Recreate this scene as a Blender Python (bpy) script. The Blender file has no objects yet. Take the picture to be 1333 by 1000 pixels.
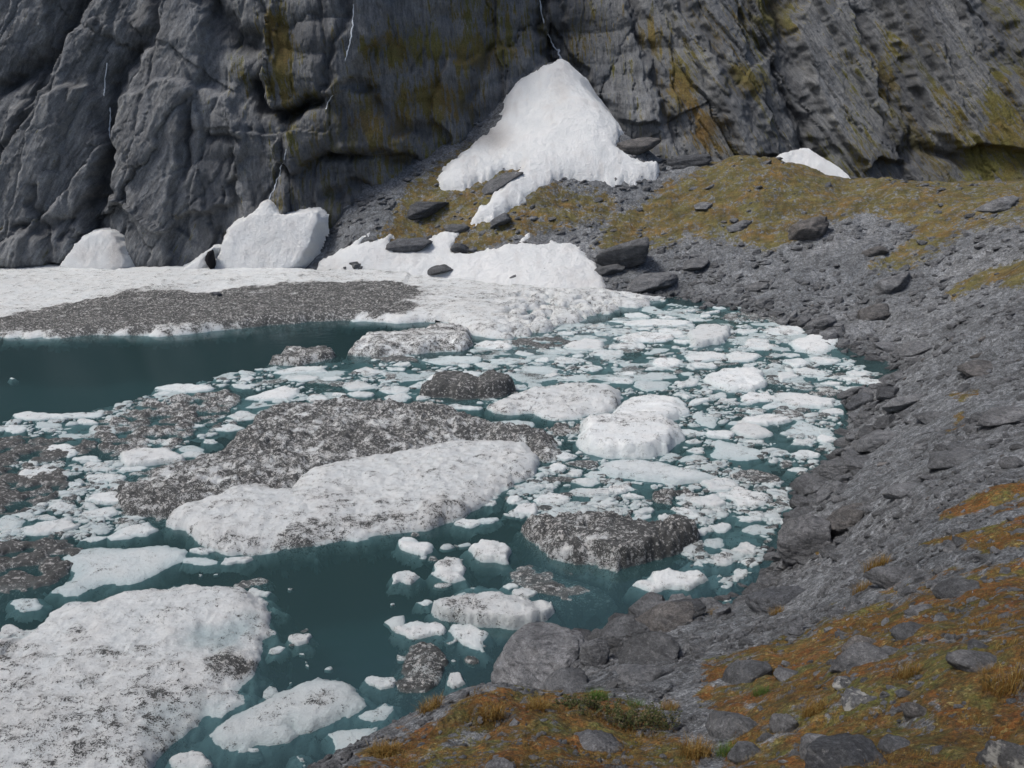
import bpy, math, random
import numpy as np
from mathutils import Vector
from mathutils.bvhtree import BVHTree

rng = np.random.default_rng(7)
random.seed(7)
S = bpy.context.scene
COL = S.collection

# ------------------------------------------------------------------ camera model (photo is 1333 x 1000)
PW, PH, F = 1333.0, 1000.0, 1037.0
CAMZ, PITCH = 20.0, math.radians(21.0)
CP, SP = math.cos(PITCH), math.sin(PITCH)

def ray(px, py):
    u = (np.asarray(px, float) - PW/2)/F
    v = (PH/2 - np.asarray(py, float))/F
    return u, CP + v*SP, -SP + v*CP

def water_pt(px, py, z=0.0):
    u, dy, dz = ray(px, py)
    t = (z-CAMZ)/dz
    return u*t, dy*t

def at_t(px, py, t):
    u, dy, dz = ray(px, py)
    return float(u*t), float(dy*t), float(CAMZ+dz*t)

def at_y(px, py, y):
    u, dy, dz = ray(px, py)
    t = y/dy
    return float(u*t), float(y), float(CAMZ+dz*t)

def project(x, y, z):
    zz = z-CAMZ
    dep = y*CP - zz*SP
    up = y*SP + zz*CP
    ok = dep > 0.5
    d = np.where(ok, dep, 1.0)
    return np.where(ok, PW/2+F*x/d, -9999.0), np.where(ok, PH/2-F*up/d, 9999.0)

# ------------------------------------------------------------------ numpy noise
def h32(ix, iy, seed):
    a = (ix.astype(np.int64)*374761393 + iy.astype(np.int64)*668265263 + int(seed)*1442695041) & 0xFFFFFFFF
    a = ((a ^ (a >> 13))*1274126177) & 0xFFFFFFFF
    a = ((a ^ (a >> 15))*2246822519) & 0xFFFFFFFF
    a = a ^ (a >> 16)
    return a

def hf(ix, iy, seed):
    return h32(ix, iy, seed).astype(np.float64)/4294967296.0

def gnoise(x, y, seed=0):
    x = np.asarray(x, float); y = np.asarray(y, float)
    x0 = np.floor(x); y0 = np.floor(y)
    fx = x-x0; fy = y-y0
    x0 = x0.astype(np.int64); y0 = y0.astype(np.int64)
    sx = fx*fx*fx*(fx*(fx*6-15)+10); sy = fy*fy*fy*(fy*(fy*6-15)+10)
    def g(dx, dy):
        a = hf(x0+dx, y0+dy, seed)*6.2831853
        return np.cos(a)*(fx-dx)+np.sin(a)*(fy-dy)
    n0 = g(0,0)*(1-sx)+g(1,0)*sx
    n1 = g(0,1)*(1-sx)+g(1,1)*sx
    return (n0*(1-sy)+n1*sy)*1.5

def fbm(x, y, seed=0, oct=4, lac=2.03, gain=0.5):
    s = 0; a = 1.0; f = 1.0
    for i in range(oct):
        s = s+a*gnoise(x*f+i*13.7, y*f-i*7.3, seed+i*17)
        a *= gain; f *= lac
    return s

def ridged(x, y, seed=0, oct=3):
    s = 0; a = 1.0; f = 1.0
    for i in range(oct):
        s = s+a*(1-2*np.abs(gnoise(x*f+i*3.1, y*f+i*9.2, seed+i*31)))
        a *= .5; f *= 2.1
    return s

def facet(x, y, seed=0, slope=0.9, k=0.8, jit=0.85):
    """continuous field of tilted planar facets meeting in sharp creases"""
    x = np.asarray(x, float); y = np.asarray(y, float)
    x0 = np.floor(x).astype(np.int64); y0 = np.floor(y).astype(np.int64)
    best = np.full(x.shape, -1e9)
    for dx in (-1,0,1):
        for dy in (-1,0,1):
            cx = x0+dx; cy = y0+dy
            ax = cx+.5+(hf(cx,cy,seed)-.5)*jit; ay = cy+.5+(hf(cx,cy,seed+1)-.5)*jit
            ex = x-ax; ey = y-ay
            v = hf(cx,cy,seed+2)*.8 + (hf(cx,cy,seed+3)-.5)*slope*ex + (hf(cx,cy,seed+4)-.5)*slope*ey - k*(ex*ex+ey*ey)
            best = np.maximum(best, v)
    return best

def blocks(x, y, seed=0, tilt=1.2, crack=.06, cd=.30, jit=.9):
    """jointed rock: each Voronoi cell is its own tilted plane, with a crack along the joint"""
    x = np.asarray(x, float); y = np.asarray(y, float)
    x0 = np.floor(x).astype(np.int64); y0 = np.floor(y).astype(np.int64)
    f1 = np.full(x.shape, 9.); f2 = np.full(x.shape, 9.); val = np.zeros(x.shape)
    for dx in (-1,0,1):
        for dy in (-1,0,1):
            cx = x0+dx; cy = y0+dy
            ex = x-(cx+.5+(hf(cx,cy,seed)-.5)*jit); ey = y-(cy+.5+(hf(cx,cy,seed+1)-.5)*jit)
            d = np.sqrt(ex*ex+ey*ey)
            v = hf(cx,cy,seed+2)+(hf(cx,cy,seed+3)-.5)*tilt*ex+(hf(cx,cy,seed+4)-.5)*tilt*ey
            c = d < f1
            f2 = np.where(c, f1, np.minimum(f2, d)); val = np.where(c, v, val); f1 = np.where(c, d, f1)
    return val-.5-cd*sstep(crack, 0, f2-f1)

def sstep(a, b, x):
    t = np.clip((x-a)/(b-a), 0, 1)
    return t*t*(3-2*t)

def poly_sd(x, y, poly):
    """signed distance, positive inside"""
    x = np.asarray(x, float); y = np.asarray(y, float)
    d2 = np.full(x.shape, 1e18); ins = np.zeros(x.shape, bool)
    n = len(poly)
    for i in range(n):
        x1, y1 = poly[i]; x2, y2 = poly[(i+1) % n]
        ex, ey = x2-x1, y2-y1
        L = ex*ex+ey*ey+1e-12
        t = np.clip(((x-x1)*ex+(y-y1)*ey)/L, 0, 1)
        d2 = np.minimum(d2, (x-x1-t*ex)**2+(y-y1-t*ey)**2)
        if y1 != y2:
            c = ((y1 > y) != (y2 > y)) & (x < ex*(y-y1)/(y2-y1)+x1)
            ins ^= c
    d = np.sqrt(d2)
    return np.where(ins, d, -d)

def line_d(x, y, pts):
    d2 = np.full(np.shape(x), 1e18)
    for (x1,y1),(x2,y2) in zip(pts[:-1], pts[1:]):
        ex, ey = x2-x1, y2-y1
        t = np.clip(((x-x1)*ex+(y-y1)*ey)/(ex*ex+ey*ey+1e-9), 0, 1)
        d2 = np.minimum(d2, (x-x1-t*ex)**2+(y-y1-t*ey)**2)
    return np.sqrt(d2)

def chaikin(p, n=2):
    for _ in range(n):
        q = []
        for i in range(len(p)):
            a = p[i]; b = p[(i+1) % len(p)]
            q.append((a[0]*.75+b[0]*.25, a[1]*.75+b[1]*.25)); q.append((a[0]*.25+b[0]*.75, a[1]*.25+b[1]*.75))
        p = q
    return p

# ------------------------------------------------------------------ mesh helpers
def mesh_from(name, verts, faces, mat=None, attrs=None, smooth=True):
    """verts (N,3); faces (M,k) int array with k = 3 or 4"""
    me = bpy.data.meshes.new(name)
    verts = np.asarray(verts, np.float32); faces = np.asarray(faces, np.int32)
    k = faces.shape[1]
    me.vertices.add(len(verts)); me.vertices.foreach_set('co', verts.ravel())
    me.loops.add(faces.size); me.loops.foreach_set('vertex_index', faces.ravel())
    me.polygons.add(len(faces))
    me.polygons.foreach_set('loop_start', np.arange(0, faces.size, k, dtype=np.int32))
    me.update(calc_edges=True)
    me.polygons.foreach_set('use_smooth', np.full(len(faces), smooth))
    for an, av in (attrs or {}).items():
        a = me.attributes.new(an, 'FLOAT', 'POINT'); a.data.foreach_set('value', np.asarray(av, np.float32).ravel())
    if mat: me.materials.append(mat)
    me.validate()
    return me

def link(name, me, label=None, cat=None, group=None, kind=None, parent=None, loc=None):
    o = bpy.data.objects.new(name, me); COL.objects.link(o)
    if label: o['label'] = label
    if cat: o['category'] = cat
    if group: o['group'] = group
    if kind: o['kind'] = kind
    if parent: o.parent = parent
    if loc is not None: o.location = loc
    return o

def grid_faces(nr, nc):
    i = np.arange(nr*nc).reshape(nr, nc)
    return np.stack([i[:-1,:-1], i[:-1,1:], i[1:,1:], i[1:,:-1]], -1).reshape(-1, 4)

def compact(verts, faces, keep, attrs):
    fk = keep[faces].all(1)
    faces = faces[fk]
    used = np.zeros(len(verts), bool); used[faces.ravel()] = True
    idx = np.cumsum(used)-1
    return verts[used], idx[faces], {k: v[used] for k, v in attrs.items()}

# ------------------------------------------------------------------ materials
class NT:
    def __init__(s, name):
        s.m = bpy.data.materials.new(name); s.m.use_nodes = True
        s.t = s.m.node_tree; s.t.nodes.clear(); s.out = s.n('ShaderNodeOutputMaterial')
    def n(s, typ, **kw):
        nd = s.t.nodes.new(typ)
        for k, v in kw.items():
            if k.startswith('i_'):
                key = k[2:]
                key = int(key) if key.isdigit() else key.replace('_', ' ')
                s.set(nd.inputs[key], v)
            else: setattr(nd, k, v)
        return nd
    def set(s, inp, v):
        if isinstance(v, bpy.types.NodeSocket): s.t.links.new(v, inp)
        elif isinstance(v, bpy.types.Node): s.t.links.new(v.outputs[0], inp)
        else: inp.default_value = v
    def pos(s): return s.n('ShaderNodeNewGeometry').outputs['Position']
    def attr(s, nm): return s.n('ShaderNodeAttribute', attribute_name=nm).outputs['Fac']
    def noise(s, scale, detail=4, rough=.55, vec=None, dist=0.0):
        nd = s.n('ShaderNodeTexNoise', i_Scale=scale, i_Detail=detail, i_Roughness=rough, i_Distortion=dist)
        s.set(nd.inputs['Vector'], vec if vec is not None else s.pos())
        return nd.outputs['Fac']
    def vor(s, scale, feature='F1', vec=None, out='Distance', rand=1.0):
        nd = s.n('ShaderNodeTexVoronoi', feature=feature, i_Scale=scale, i_Randomness=rand)
        s.set(nd.inputs['Vector'], vec if vec is not None else s.pos())
        return nd.outputs[out]
    def math(s, op, a, b=0.0, c=None, clamp=False):
        nd = s.n('ShaderNodeMath', operation=op, use_clamp=clamp)
        s.set(nd.inputs[0], a); s.set(nd.inputs[1], b)
        if c is not None: s.set(nd.inputs[2], c)
        return nd.outputs[0]
    def mr(s, v, a, b, c=0.0, d=1.0, smooth=False):
        nd = s.n('ShaderNodeMapRange', interpolation_type='SMOOTHSTEP' if smooth else 'LINEAR')
        for i, q in enumerate((v, a, b, c, d)): s.set(nd.inputs[i], q)
        return nd.outputs[0]
    def mix(s, f, a, b, blend='MIX'):
        nd = s.n('ShaderNodeMix', data_type='RGBA', blend_type=blend)
        s.set(nd.inputs[0], f)
        s.set(nd.inputs[6], a if not isinstance(a, tuple) else (*a, 1)); s.set(nd.inputs[7], b if not isinstance(b, tuple) else (*b, 1))
        return nd.outputs[2]
    def mapping(s, vec, scale=(1,1,1), rot=(0,0,0)):
        nd = s.n('ShaderNodeMapping'); s.set(nd.inputs['Vector'], vec)
        nd.inputs['Scale'].default_value = scale; nd.inputs['Rotation'].default_value = rot
        return nd.outputs[0]
    def rs(s, vec, ang, scale):
        return s.mapping(s.mapping(vec, (1,1,1), (0, math.radians(ang), 0)), scale)
    def mul(s, c, f, lo, hi, a=.35, b=.65):
        v = s.mr(f, a, b, lo, hi)
        nd = s.n('ShaderNodeVectorMath', operation='SCALE'); s.set(nd.inputs[0], c if not isinstance(c, tuple) else c); s.set(nd.inputs[3], v)
        return nd.outputs[0]
    def bump(s, h, strength, dist, normal=None):
        nd = s.n('ShaderNodeBump', i_Strength=strength, i_Distance=dist); s.set(nd.inputs['Height'], h)
        if normal is not None: s.set(nd.inputs['Normal'], normal)
        return nd.outputs[0]
    def sepz(s):
        nd = s.n('ShaderNodeSeparateXYZ'); s.set(nd.inputs[0], s.pos()); return nd.outputs[2]
    def bsdf(s, col, rough, normal=None, spec=.3, **kw):
        nd = s.n('ShaderNodeBsdfPrincipled'); s.set(nd.inputs['Base Color'], col if not isinstance(col, tuple) else (*col, 1))
        s.set(nd.inputs['Roughness'], rough); nd.inputs['Specular IOR Level'].default_value = spec
        if normal is not None: s.set(nd.inputs['Normal'], normal)
        return nd
    def done(s, sh):
        s.set(s.out.inputs['Surface'], sh if isinstance(sh, bpy.types.NodeSocket) else sh.outputs[0]); return s.m

DEEP = (.012, .034, .039)  # dark teal standing in for light absorbed by the murky water

def m_rock_cliff():
    t = NT('cliff_rock'); p = t.pos()
    ps = t.mapping(p, (1, 1, .35))
    big = t.noise(.06, 4, .6, ps); med = t.noise(.5, 6, .65, ps); fine = t.noise(4, 6, .7, p)
    c = t.mix(t.mr(big, .35, .65), (.064,.074,.092), (.108,.118,.130))
    c = t.mix(t.mr(med, .35, .68), c, (.17,.176,.18))
    c = t.mix(t.mr(t.noise(.9, 5, .7, t.mapping(p,(1,1,.18),(0,.35,0))), .56, .72, 0, .8), c, (.058,.062,.072))
    c = t.mix(t.mr(fine, .3, .75, 0, .6), c, (.19,.192,.19), 'MIX')
    wl, wr = t.attr('dipl'), t.attr('dipr')
    def flow(sc, asp, det=7, ro=.75):
        a = t.noise(sc, det, ro, t.rs(p, 4, (1,.12,asp))); b = t.noise(sc, det, ro, t.rs(p, -32, (1,.12,asp))); d = t.noise(sc, det, ro, t.rs(p, 33, (1,.12,asp)))
        m = t.n('ShaderNodeMix', data_type='FLOAT'); t.set(m.inputs[0], wl); t.set(m.inputs[2], a); t.set(m.inputs[3], b)
        m2 = t.n('ShaderNodeMix', data_type='FLOAT'); t.set(m2.inputs[0], wr); t.set(m2.inputs[2], m.outputs[0]); t.set(m2.inputs[3], d)
        return m2.outputs[0]
    f1 = flow(.7, .09); f2 = flow(2.6, .14); f3 = t.noise(5.5, 8, .8, p)
    c = t.mul(c, f1, .68, 1.35); c = t.mul(c, f2, .60, 1.45); c = t.mul(c, f3, .72, 1.3)
    c = t.mix(t.mr(f2, .63, .72, 0, .5), c, (.32,.32,.315))
    mo = t.attr('moss')
    mm = t.mr(t.math('ADD', mo, t.math('MULTIPLY', t.math('SUBTRACT', t.math('MULTIPLY_ADD', f2, .55, t.math('MULTIPLY', f1, .45)), .5), 3.8)), .34, .56, 0, 1, True)
    mc = t.mix(t.mr(t.noise(.22, 3, .6, p), .4, .6), (.112,.106,.024), (.145,.098,.028))
    mc = t.mix(t.mr(fine, .3, .7), mc, (.085,.088,.022))
    mc = t.mix(t.attr('rust'), mc, (.19,.085,.035))
    mc = t.mul(mc, f3, .55, 1.45); c = t.mix(t.math('MULTIPLY', mm, .95), c, mc)
    w = t.attr('wet'); c = t.mix(t.math('MULTIPLY', w, .75), c, (.032,.035,.042))  # darkens damp rock and also paints shade into the gullies
    hgt = t.math('ADD', t.math('MULTIPLY', t.noise(1.6, 8, .68, ps), 1.0), t.math('MULTIPLY', t.vor(.9, 'DISTANCE_TO_EDGE', t.mapping(p,(1,1,.45),(0,.3,0))), -.0))
    n = t.bump(f1, .9, .5); n = t.bump(f2, 1, .28, n)
    cr = t.mr(t.vor(.7, 'DISTANCE_TO_EDGE', t.mapping(p,(1,.2,.3),(0,0,0))), 0, .05)
    n = t.bump(cr, .35, .10, n)
    n = t.bump(fine, .7, .10, n)
    return t.done(t.bsdf(c, t.mr(w, 0, 1, .85, .45), n, .25))

def t_rad(d): return math.radians(d)

def m_ground():
    t = NT('scree_ground'); p = t.pos()
    z = t.sepz()
    big = t.noise(.12, 4, .6, p); med = t.noise(1.2, 6, .65, p)
    c = t.mix(t.mr(big, .35, .65), (.096,.103,.110), (.142,.148,.154))
    c = t.mix(t.mr(med, .3, .7, 0, .6), c, (.088,.093,.10))
    v1 = t.vor(5.0, 'F1', p, 'Color'); v2 = t.vor(16, 'F1', p, 'Color'); v3 = t.vor(45, 'F1', p, 'Color')
    def lum(v): return t.n('ShaderNodeRGBToBW', i_Color=v).outputs[0]
    c = t.mix(.55, c, t.mix(t.mr(lum(v1), .2, .8), (.25,.25,.25), (.75,.76,.77)), 'OVERLAY')
    c = t.mix(.5, c, t.mix(t.mr(lum(v2), .2, .8), (.2,.2,.2), (.8,.8,.8)), 'OVERLAY')
    c = t.mix(.4, c, t.mix(t.mr(lum(v3), .2, .8), (.2,.2,.2), (.8,.8,.8)), 'OVERLAY')
    c = t.mix(t.mr(t.noise(9, 4, .7, p), .66, .78, 0, .7), c, (.36,.36,.35))
    mo = t.attr('moss')
    nn = t.math('MULTIPLY', t.math('SUBTRACT', t.noise(1.6, 8, .75, p), .5), t.mr(t.attr('near'), 0, 1, 1.8, 2.6))
    mm = t.mr(t.math('ADD', mo, nn), .42, .62, 0, 1, True)
    near = t.attr('near')
    hue = t.noise(.9, 6, .7, p)
    mc = t.mix(t.mr(hue, .42, .6), (.150,.055,.010), (.082,.086,.020))
    mc = t.mix(t.mr(t.noise(3.5, 5, .7, p), .5, .68, 0, .8), mc, (.185,.078,.014))
    mc = t.mix(t.mr(t.noise(11, 5, .75, p), .45, .62, 0, .9), mc, (.045,.035,.012))
    mc = t.mix(t.mr(t.noise(7, 5, .75, t.mapping(p,(1,1,1),(0,0,1))), .56, .68, 0, .8), mc, (.27,.23,.09))
    fc = t.mix(t.mr(t.noise(.35, 6, .7, p), .42, .62), (.098,.085,.026), (.125,.076,.022))
    fc = t.mix(t.mr(med, .4, .7, 0, .8), fc, (.058,.058,.025))
    mc = t.mix(near, fc, mc)
    c = t.mix(t.math('MULTIPLY', mm, .93), c, mc)
    c = t.mul(c, t.noise(24, 6, .8, p), .55, 1.5); c = t.mul(c, t.noise(3, 8, .8, p), .7, 1.35)
    c = t.mul(c, t.noise(.8, 6, .7, t.rs(p, 0, (.28,1,1))), .72, 1.35)
    wetl = t.mr(z, .05, .7, .45, 0)
    c = t.mix(wetl, c, (.035,.038,.04))
    c = t.mix(t.mr(z, -1.5, 0, 1, 0), c, DEEP)  # submerged ground: water's light absorption painted in with depth
    n = t.bump(t.vor(3.2, 'F1', p), .8, .10)
    n = t.bump(t.vor(11, 'F1', p), .8, .045, n)
    n = t.bump(t.noise(18, 8, .75, p), 1, .07, n)
    return t.done(t.bsdf(c, .9, n, .2))

def m_rock(name, tone=(1,1,1), lichen=.0):
    t = NT(name)
    tc = t.n('ShaderNodeTexCoord').outputs['Object']
    rnd = t.n('ShaderNodeObjectInfo').outputs['Random']
    tint = t.attr('tint')
    p = t.pos()
    z = t.sepz()
    a = tuple(k*q for k, q in zip((.092,.097,.105), tone)); b = tuple(k*q for k, q in zip((.178,.183,.19), tone))
    c = t.mix(t.mr(t.noise(1.3, 7, .68, p), .3, .7), a, b)
    c = t.mix(t.mr(t.noise(.9, 6, .7, t.mapping(p, (1,1.3,5), (.5,.25,.3))), .45, .66, 0, .6), c, (.058,.062,.068))
    c = t.mix(t.mr(t.math('FRACT', t.math('ADD', rnd, tint)), 0, 1, 0, .45), c, (.080,.084,.09))
    c = t.mul(c, t.math('FRACT', t.math('ADD', t.math('MULTIPLY', rnd, 3.7), t.math('MULTIPLY', tint, 5.3))), .75, 1.4, 0, 1)
    c = t.mix(t.mr(t.noise(14, 5, .75, p), .6, .72, 0, .7), c, (.36,.36,.35))
    c = t.mul(c, t.noise(9, 8, .8, tc), .6, 1.45); c = t.mul(c, t.noise(30, 6, .8, p), .6, 1.5); c = t.mul(c, t.noise(1.6, 5, .7, p), .7, 1.3)
    if lichen: c = t.mix(t.mr(t.noise(7, 5, .6, p), .5, .6, 0, lichen), c, (.55,.55,.52))
    c = t.mix(t.mr(z, -.05, .35, .55, 0), c, (.03,.033,.036))
    c = t.mix(t.mr(z, -1.2, 0, 1, 0), c, DEEP)  # submerged stone tinted by depth to imitate light lost in water
    bed = t.noise(2.2, 8, .75, t.mapping(tc, (.6,.8,6), (.35,.3,0)), .6)
    c = t.mix(t.mr(bed, .54, .62, 0, .7), c, (.045,.047,.052)); c = t.mix(t.mr(bed, .44, .34, 0, .5), c, (.27,.272,.275))
    n = t.bump(bed, 1, .25)
    n = t.bump(t.noise(3.5, 9, .72, t.mapping(p, (1,1,2.2), (.5,.25,0))), .9, .22, n)
    n = t.bump(t.noise(18, 7, .8, p), 1, .05, n)
    return t.done(t.bsdf(c, .85, n, .25))

def m_ice():
    t = NT('glacier_ice'); p = t.pos(); z = t.sepz()
    d = t.attr('dirt'); cl = t.attr('clear')
    m1 = t.noise(.8, 6, .65, p); m2 = t.noise(5, 7, .72, p); m3 = t.noise(20, 6, .8, p); rnd = t.n('ShaderNodeObjectInfo').outputs['Random']
    white = t.mix(t.mr(m1, .35, .65), (.77,.81,.82), (.885,.91,.905))
    white = t.mix(t.mr(m2, .5, .72, 0, .35), white, (.47,.50,.53))
    # faint silt stain over everything, granular dirt by attribute
    white = t.mix(t.mr(t.math('ADD', t.math('MULTIPLY', d, .8), t.math('MULTIPLY', t.math('SUBTRACT', m1, .5), 1.4)), .0, .65, 0, .5), white, (.52,.505,.49))
    base = t.mix(t.math('MULTIPLY', cl, .8), white, (.36,.48,.51))
    base = t.mul(base, rnd, .82, 1.02, 0, 1); base = t.mul(base, m3, .86, 1.06)
    g = t.math('ADD', t.math('MULTIPLY', t.math('SUBTRACT', m2, .5), 1.7), t.math('MULTIPLY', t.math('SUBTRACT', m3, .5), 2.6))
    g = t.math('ADD', g, t.math('MULTIPLY', t.math('SUBTRACT', t.noise(1.7, 5, .7, p), .5), 1.2))
    ln = t.mr(t.math('ABSOLUTE', t.math('SUBTRACT', t.noise(.9, 5, .6, t.mapping(p,(1,1.7,1),(0,0,.5)), .8), .5)), .0, .022, .34, 0)
    g = t.math('ADD', g, ln); g = t.math('ADD', g, t.math('MULTIPLY', t.math('SUBTRACT', t.noise(.55, 5, .65, t.mapping(p,(1,2.6,1),(0,0,.35)), .5), .5), 1.7))
    mask = t.mr(t.math('ADD', t.math('MULTIPLY', d, 1.25), g), .56, .70, 0, 1, True)
    dc = t.mix(t.mr(t.noise(14, 7, .85, p), .38, .64), (.010,.010,.011), (.060,.059,.057))
    dc = t.mul(dc, t.noise(2.2, 6, .75, p), .55, 1.6)
    crumbs = t.math('MAXIMUM', t.mr(t.noise(5.2, 3, .6, t.mapping(p,(1,1.4,1))), .56, .62, 0, .85), t.mr(t.noise(2.3, 5, .7, t.mapping(p,(1,1.6,1),(0,0,.4))), .61, .66, 0, .8))
    dc = t.mix(t.math('MULTIPLY', crumbs, t.mr(d, .75, 1.25, 1, .3)), dc, (.57,.56,.545))
    c = t.mix(t.math('MULTIPLY', mask, .95), base, dc)
    # turquoise melt-water rim; murky water's light loss with depth is painted into the colour
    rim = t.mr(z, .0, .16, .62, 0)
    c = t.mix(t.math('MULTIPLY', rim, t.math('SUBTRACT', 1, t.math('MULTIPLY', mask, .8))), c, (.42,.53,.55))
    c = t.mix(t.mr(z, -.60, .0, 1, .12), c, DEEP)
    n = t.bump(m2, .8, .12); n = t.bump(m3, .8, .04, n)
    n = t.bump(mask, .4, .03, n)
    b = t.bsdf(c, .55, n, .35)
    return t.done(b)

def m_snow():
    t = NT('old_snow'); p = t.pos()
    d = t.attr('dirt')
    m1 = t.noise(.35, 5, .6, p); m2 = t.noise(3.5, 6, .7, p); m3 = t.noise(14, 5, .75, p)
    c = t.mix(t.mr(m1, .35, .65), (.79,.82,.83), (.89,.91,.91))
    k = t.math('ADD', t.math('MULTIPLY', d, 1.0), t.math('MULTIPLY', t.math('SUBTRACT', m1, .5), 1.1))
    c = t.mix(t.mr(k, .15, .9, 0, .7), c, (.43,.40,.385))
    c = t.mix(t.mr(t.math('ADD', t.math('MULTIPLY', d, .28), m3), .66, .80, 0, .55), c, (.22,.21,.2))
    c = t.mul(c, m3, .86, 1.05); n = t.bump(m2, .8, .30); n = t.bump(m3, .8, .08, n)
    return t.done(t.bsdf(c, .6, n, .25))

def m_water():
    t = NT('glacial_lake_water'); p = t.pos()
    w = t.noise(.9, 4, .6, t.mapping(p, (1,1.6,1)))
    w2 = t.noise(6, 3, .6, t.mapping(p, (1,1.8,1)))
    n = t.bump(w, .22, .06); n = t.bump(w2, .25, .015, n)
    mil = t.noise(.05, 3, .5, p)
    dcol = t.mix(t.mr(mil, .35, .65), (.036,.076,.082), (.044,.089,.094))
    dif = t.n('ShaderNodeBsdfDiffuse', i_Color=dcol)
    tr = t.n('ShaderNodeBsdfTransparent', i_Color=(.62,.80,.83,1))
    mx = t.n('ShaderNodeMixShader', i_0=.60); t.set(mx.inputs[1], dif); t.set(mx.inputs[2], tr)
    gl = t.n('ShaderNodeBsdfGlossy', i_Color=(.9,.95,1,1), i_Roughness=.11); t.set(gl.inputs['Normal'], n)
    fr = t.n('ShaderNodeFresnel', i_IOR=1.33); t.set(fr.inputs['Normal'], n)
    m2 = t.n('ShaderNodeMixShader'); t.set(m2.inputs[0], fr); t.set(m2.inputs[1], mx); t.set(m2.inputs[2], gl)
    return t.done(m2)

def m_plain(name, col, rough=.8, attr_mix=None):
    t = NT(name)
    c = col
    if attr_mix:
        a = t.attr('tint'); c = t.mix(t.mr(a, 0, .5), attr_mix[0], attr_mix[1]); c = t.mix(t.mr(a, .5, 1), c, attr_mix[2])
    else:
        c = t.mix(t.mr(t.noise(6, 4), .3, .7), tuple(q*.7 for q in col), tuple(min(1,q*1.25) for q in col))
    return t.done(t.bsdf(c, rough, None, .15))

M_CLIFF, M_GROUND, M_ICE, M_SNOW, M_WATER = m_rock_cliff(), m_ground(), m_ice(), m_snow(), m_water()
M_ROCK = m_rock('grey_schist'); M_ROCKB = m_rock('brown_grey_schist', (1.12,1.02,.93)); M_ROCKP = m_rock('pale_schist', (1.25,1.23,1.22))
M_ROCKL = m_rock('lichen_schist', (1.1,1.1,1.1), .8); M_ROCKD = m_rock('dark_schist', (.62,.64,.68))
M_GRASS = m_plain('dry_alpine_grass', None, .8, ((.050,.055,.012),(.15,.075,.016),(.30,.25,.10)))
M_GREEN = m_plain('green_alpine_grass', None, .8, ((.03,.06,.012),(.055,.10,.02),(.10,.14,.04)))
M_SHRUB = m_plain('alpine_shrub_leaf', None, .75, ((.028,.04,.012),(.06,.068,.022),(.13,.095,.06)))
M_FALL = m_plain('falling_water', (.42,.46,.50), .4)

# ------------------------------------------------------------------ terrain
SHORE = [(800,383),(880,388),(950,399),(1000,413),(1060,432),(1120,462),(1175,487),(1185,497),(1120,512),(1108,560),(1092,600),(1045,640),
         (1022,700),(1002,742),(965,775),(905,792),(850,800),(780,832),(700,872)]
ctrl = []
for q in SHORE:
    x, y = water_pt(*q); ctrl.append((float(x), float(y), 0.0))
for q in [(-300,350),(-100,350),(100,350),(250,350),(400,352),(480,360),(560,365),(640,372),(720,380)]:
    x, y = water_pt(*q); ctrl.append((float(x), float(y)-.5, 0.0))
for px,py,t in [(1333,1000,8),(1200,1000,8.6),(1050,1000,9.6),(920,1000,12),(800,1000,11.6),(700,1000,11.4),(560,1000,12.6),(445,1000,14.6),
                (520,950,15.4),(590,912,16),(640,893,16.6),(720,900,16.5),(790,915,16.2),
                (1333,850,11),(1200,850,13),(1060,850,16.5),(940,870,18.5),(870,900,17.5),(900,950,14.2),(1000,920,14),(1120,920,12),
                (1333,740,16),(1200,760,18.5),(1100,790,21),(980,820,24.5),(900,840,24),(830,870,22.5),
                (1333,650,23),(1220,680,24),(1120,720,27),
                (1333,560,33),(1220,600,33),(1150,640,33),(1333,480,43),(1250,520,41),(1333,400,53),(1250,430,51),
                (1333,310,68)]:
    ctrl.append(at_t(px,py,t))
for px,py,y in [(570,240,96),(640,262,92),(720,228,97),(790,240,97),(858,238,98),(730,84,116),(690,130,111),(780,150,107),(830,190,102),(650,190,104),
                (620,285,90),(500,300,88.5),(560,290,91),(640,320,86),(720,320,86),(800,320,86),(470,330,86),
                (900,217,100),(960,204,98),(1020,213,96),(1110,248,91),(1160,238,89),(1220,246,87),(1333,240,83),(1480,246,78),
                (920,300,87),(850,310,88),(1000,300,85),(1100,330,77.5),(1180,300,80),(1250,350,68),(1170,400,66)]:
    ctrl.append(at_y(px,py,y))
ctrl += [(0,0,18.35),(0,-8,19),(-7,3,13.8),(-9,9,6),(-9.5,14,0),(-14,4,0),(-12,-6,10),(-22,-8,0),(10,-5,18),(10,2,16),(20,8,14.5),(30,20,12.5),(48,40,13),(75,55,17),(60,10,20),
         (30,112,7.5),(42,107,6),(55,101,6.5),(75,92,8),(100,75,14),(0,125,20),(10,128,21),(20,122,9),(16,112,10),(24,108,7),
         (-20,96,8),(-35,94,4),(-60,94,4),(-90,90,3),
         (-20,45,-5),(-40,60,-5),(-12,30,-4.5),(0,60,-5),(-60,70,-5),(-20,20,-4),(-60,30,-5),(5,42,-4),(10,60,-4),(-90,60,-5),(-12,18,-2.5),(-3,22,-3),(3,31,-3)]
CT = np.array(ctrl, float)
def tps(r2): return np.where(r2 > 1e-9, .5*r2*np.log(r2+1e-12), 0)
def fit():
    n = len(CT); d2 = (CT[:,None,0]-CT[None,:,0])**2+(CT[:,None,1]-CT[None,:,1])**2
    K = tps(d2)+np.eye(n)*1.5
    P = np.c_[np.ones(n), CT[:,:2]]
    A = np.zeros((n+3,n+3)); A[:n,:n] = K; A[:n,n:] = P; A[n:,:n] = P.T
    b = np.zeros(n+3); b[:n] = CT[:,2]
    return np.linalg.solve(A, b)
WT = fit()
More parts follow.
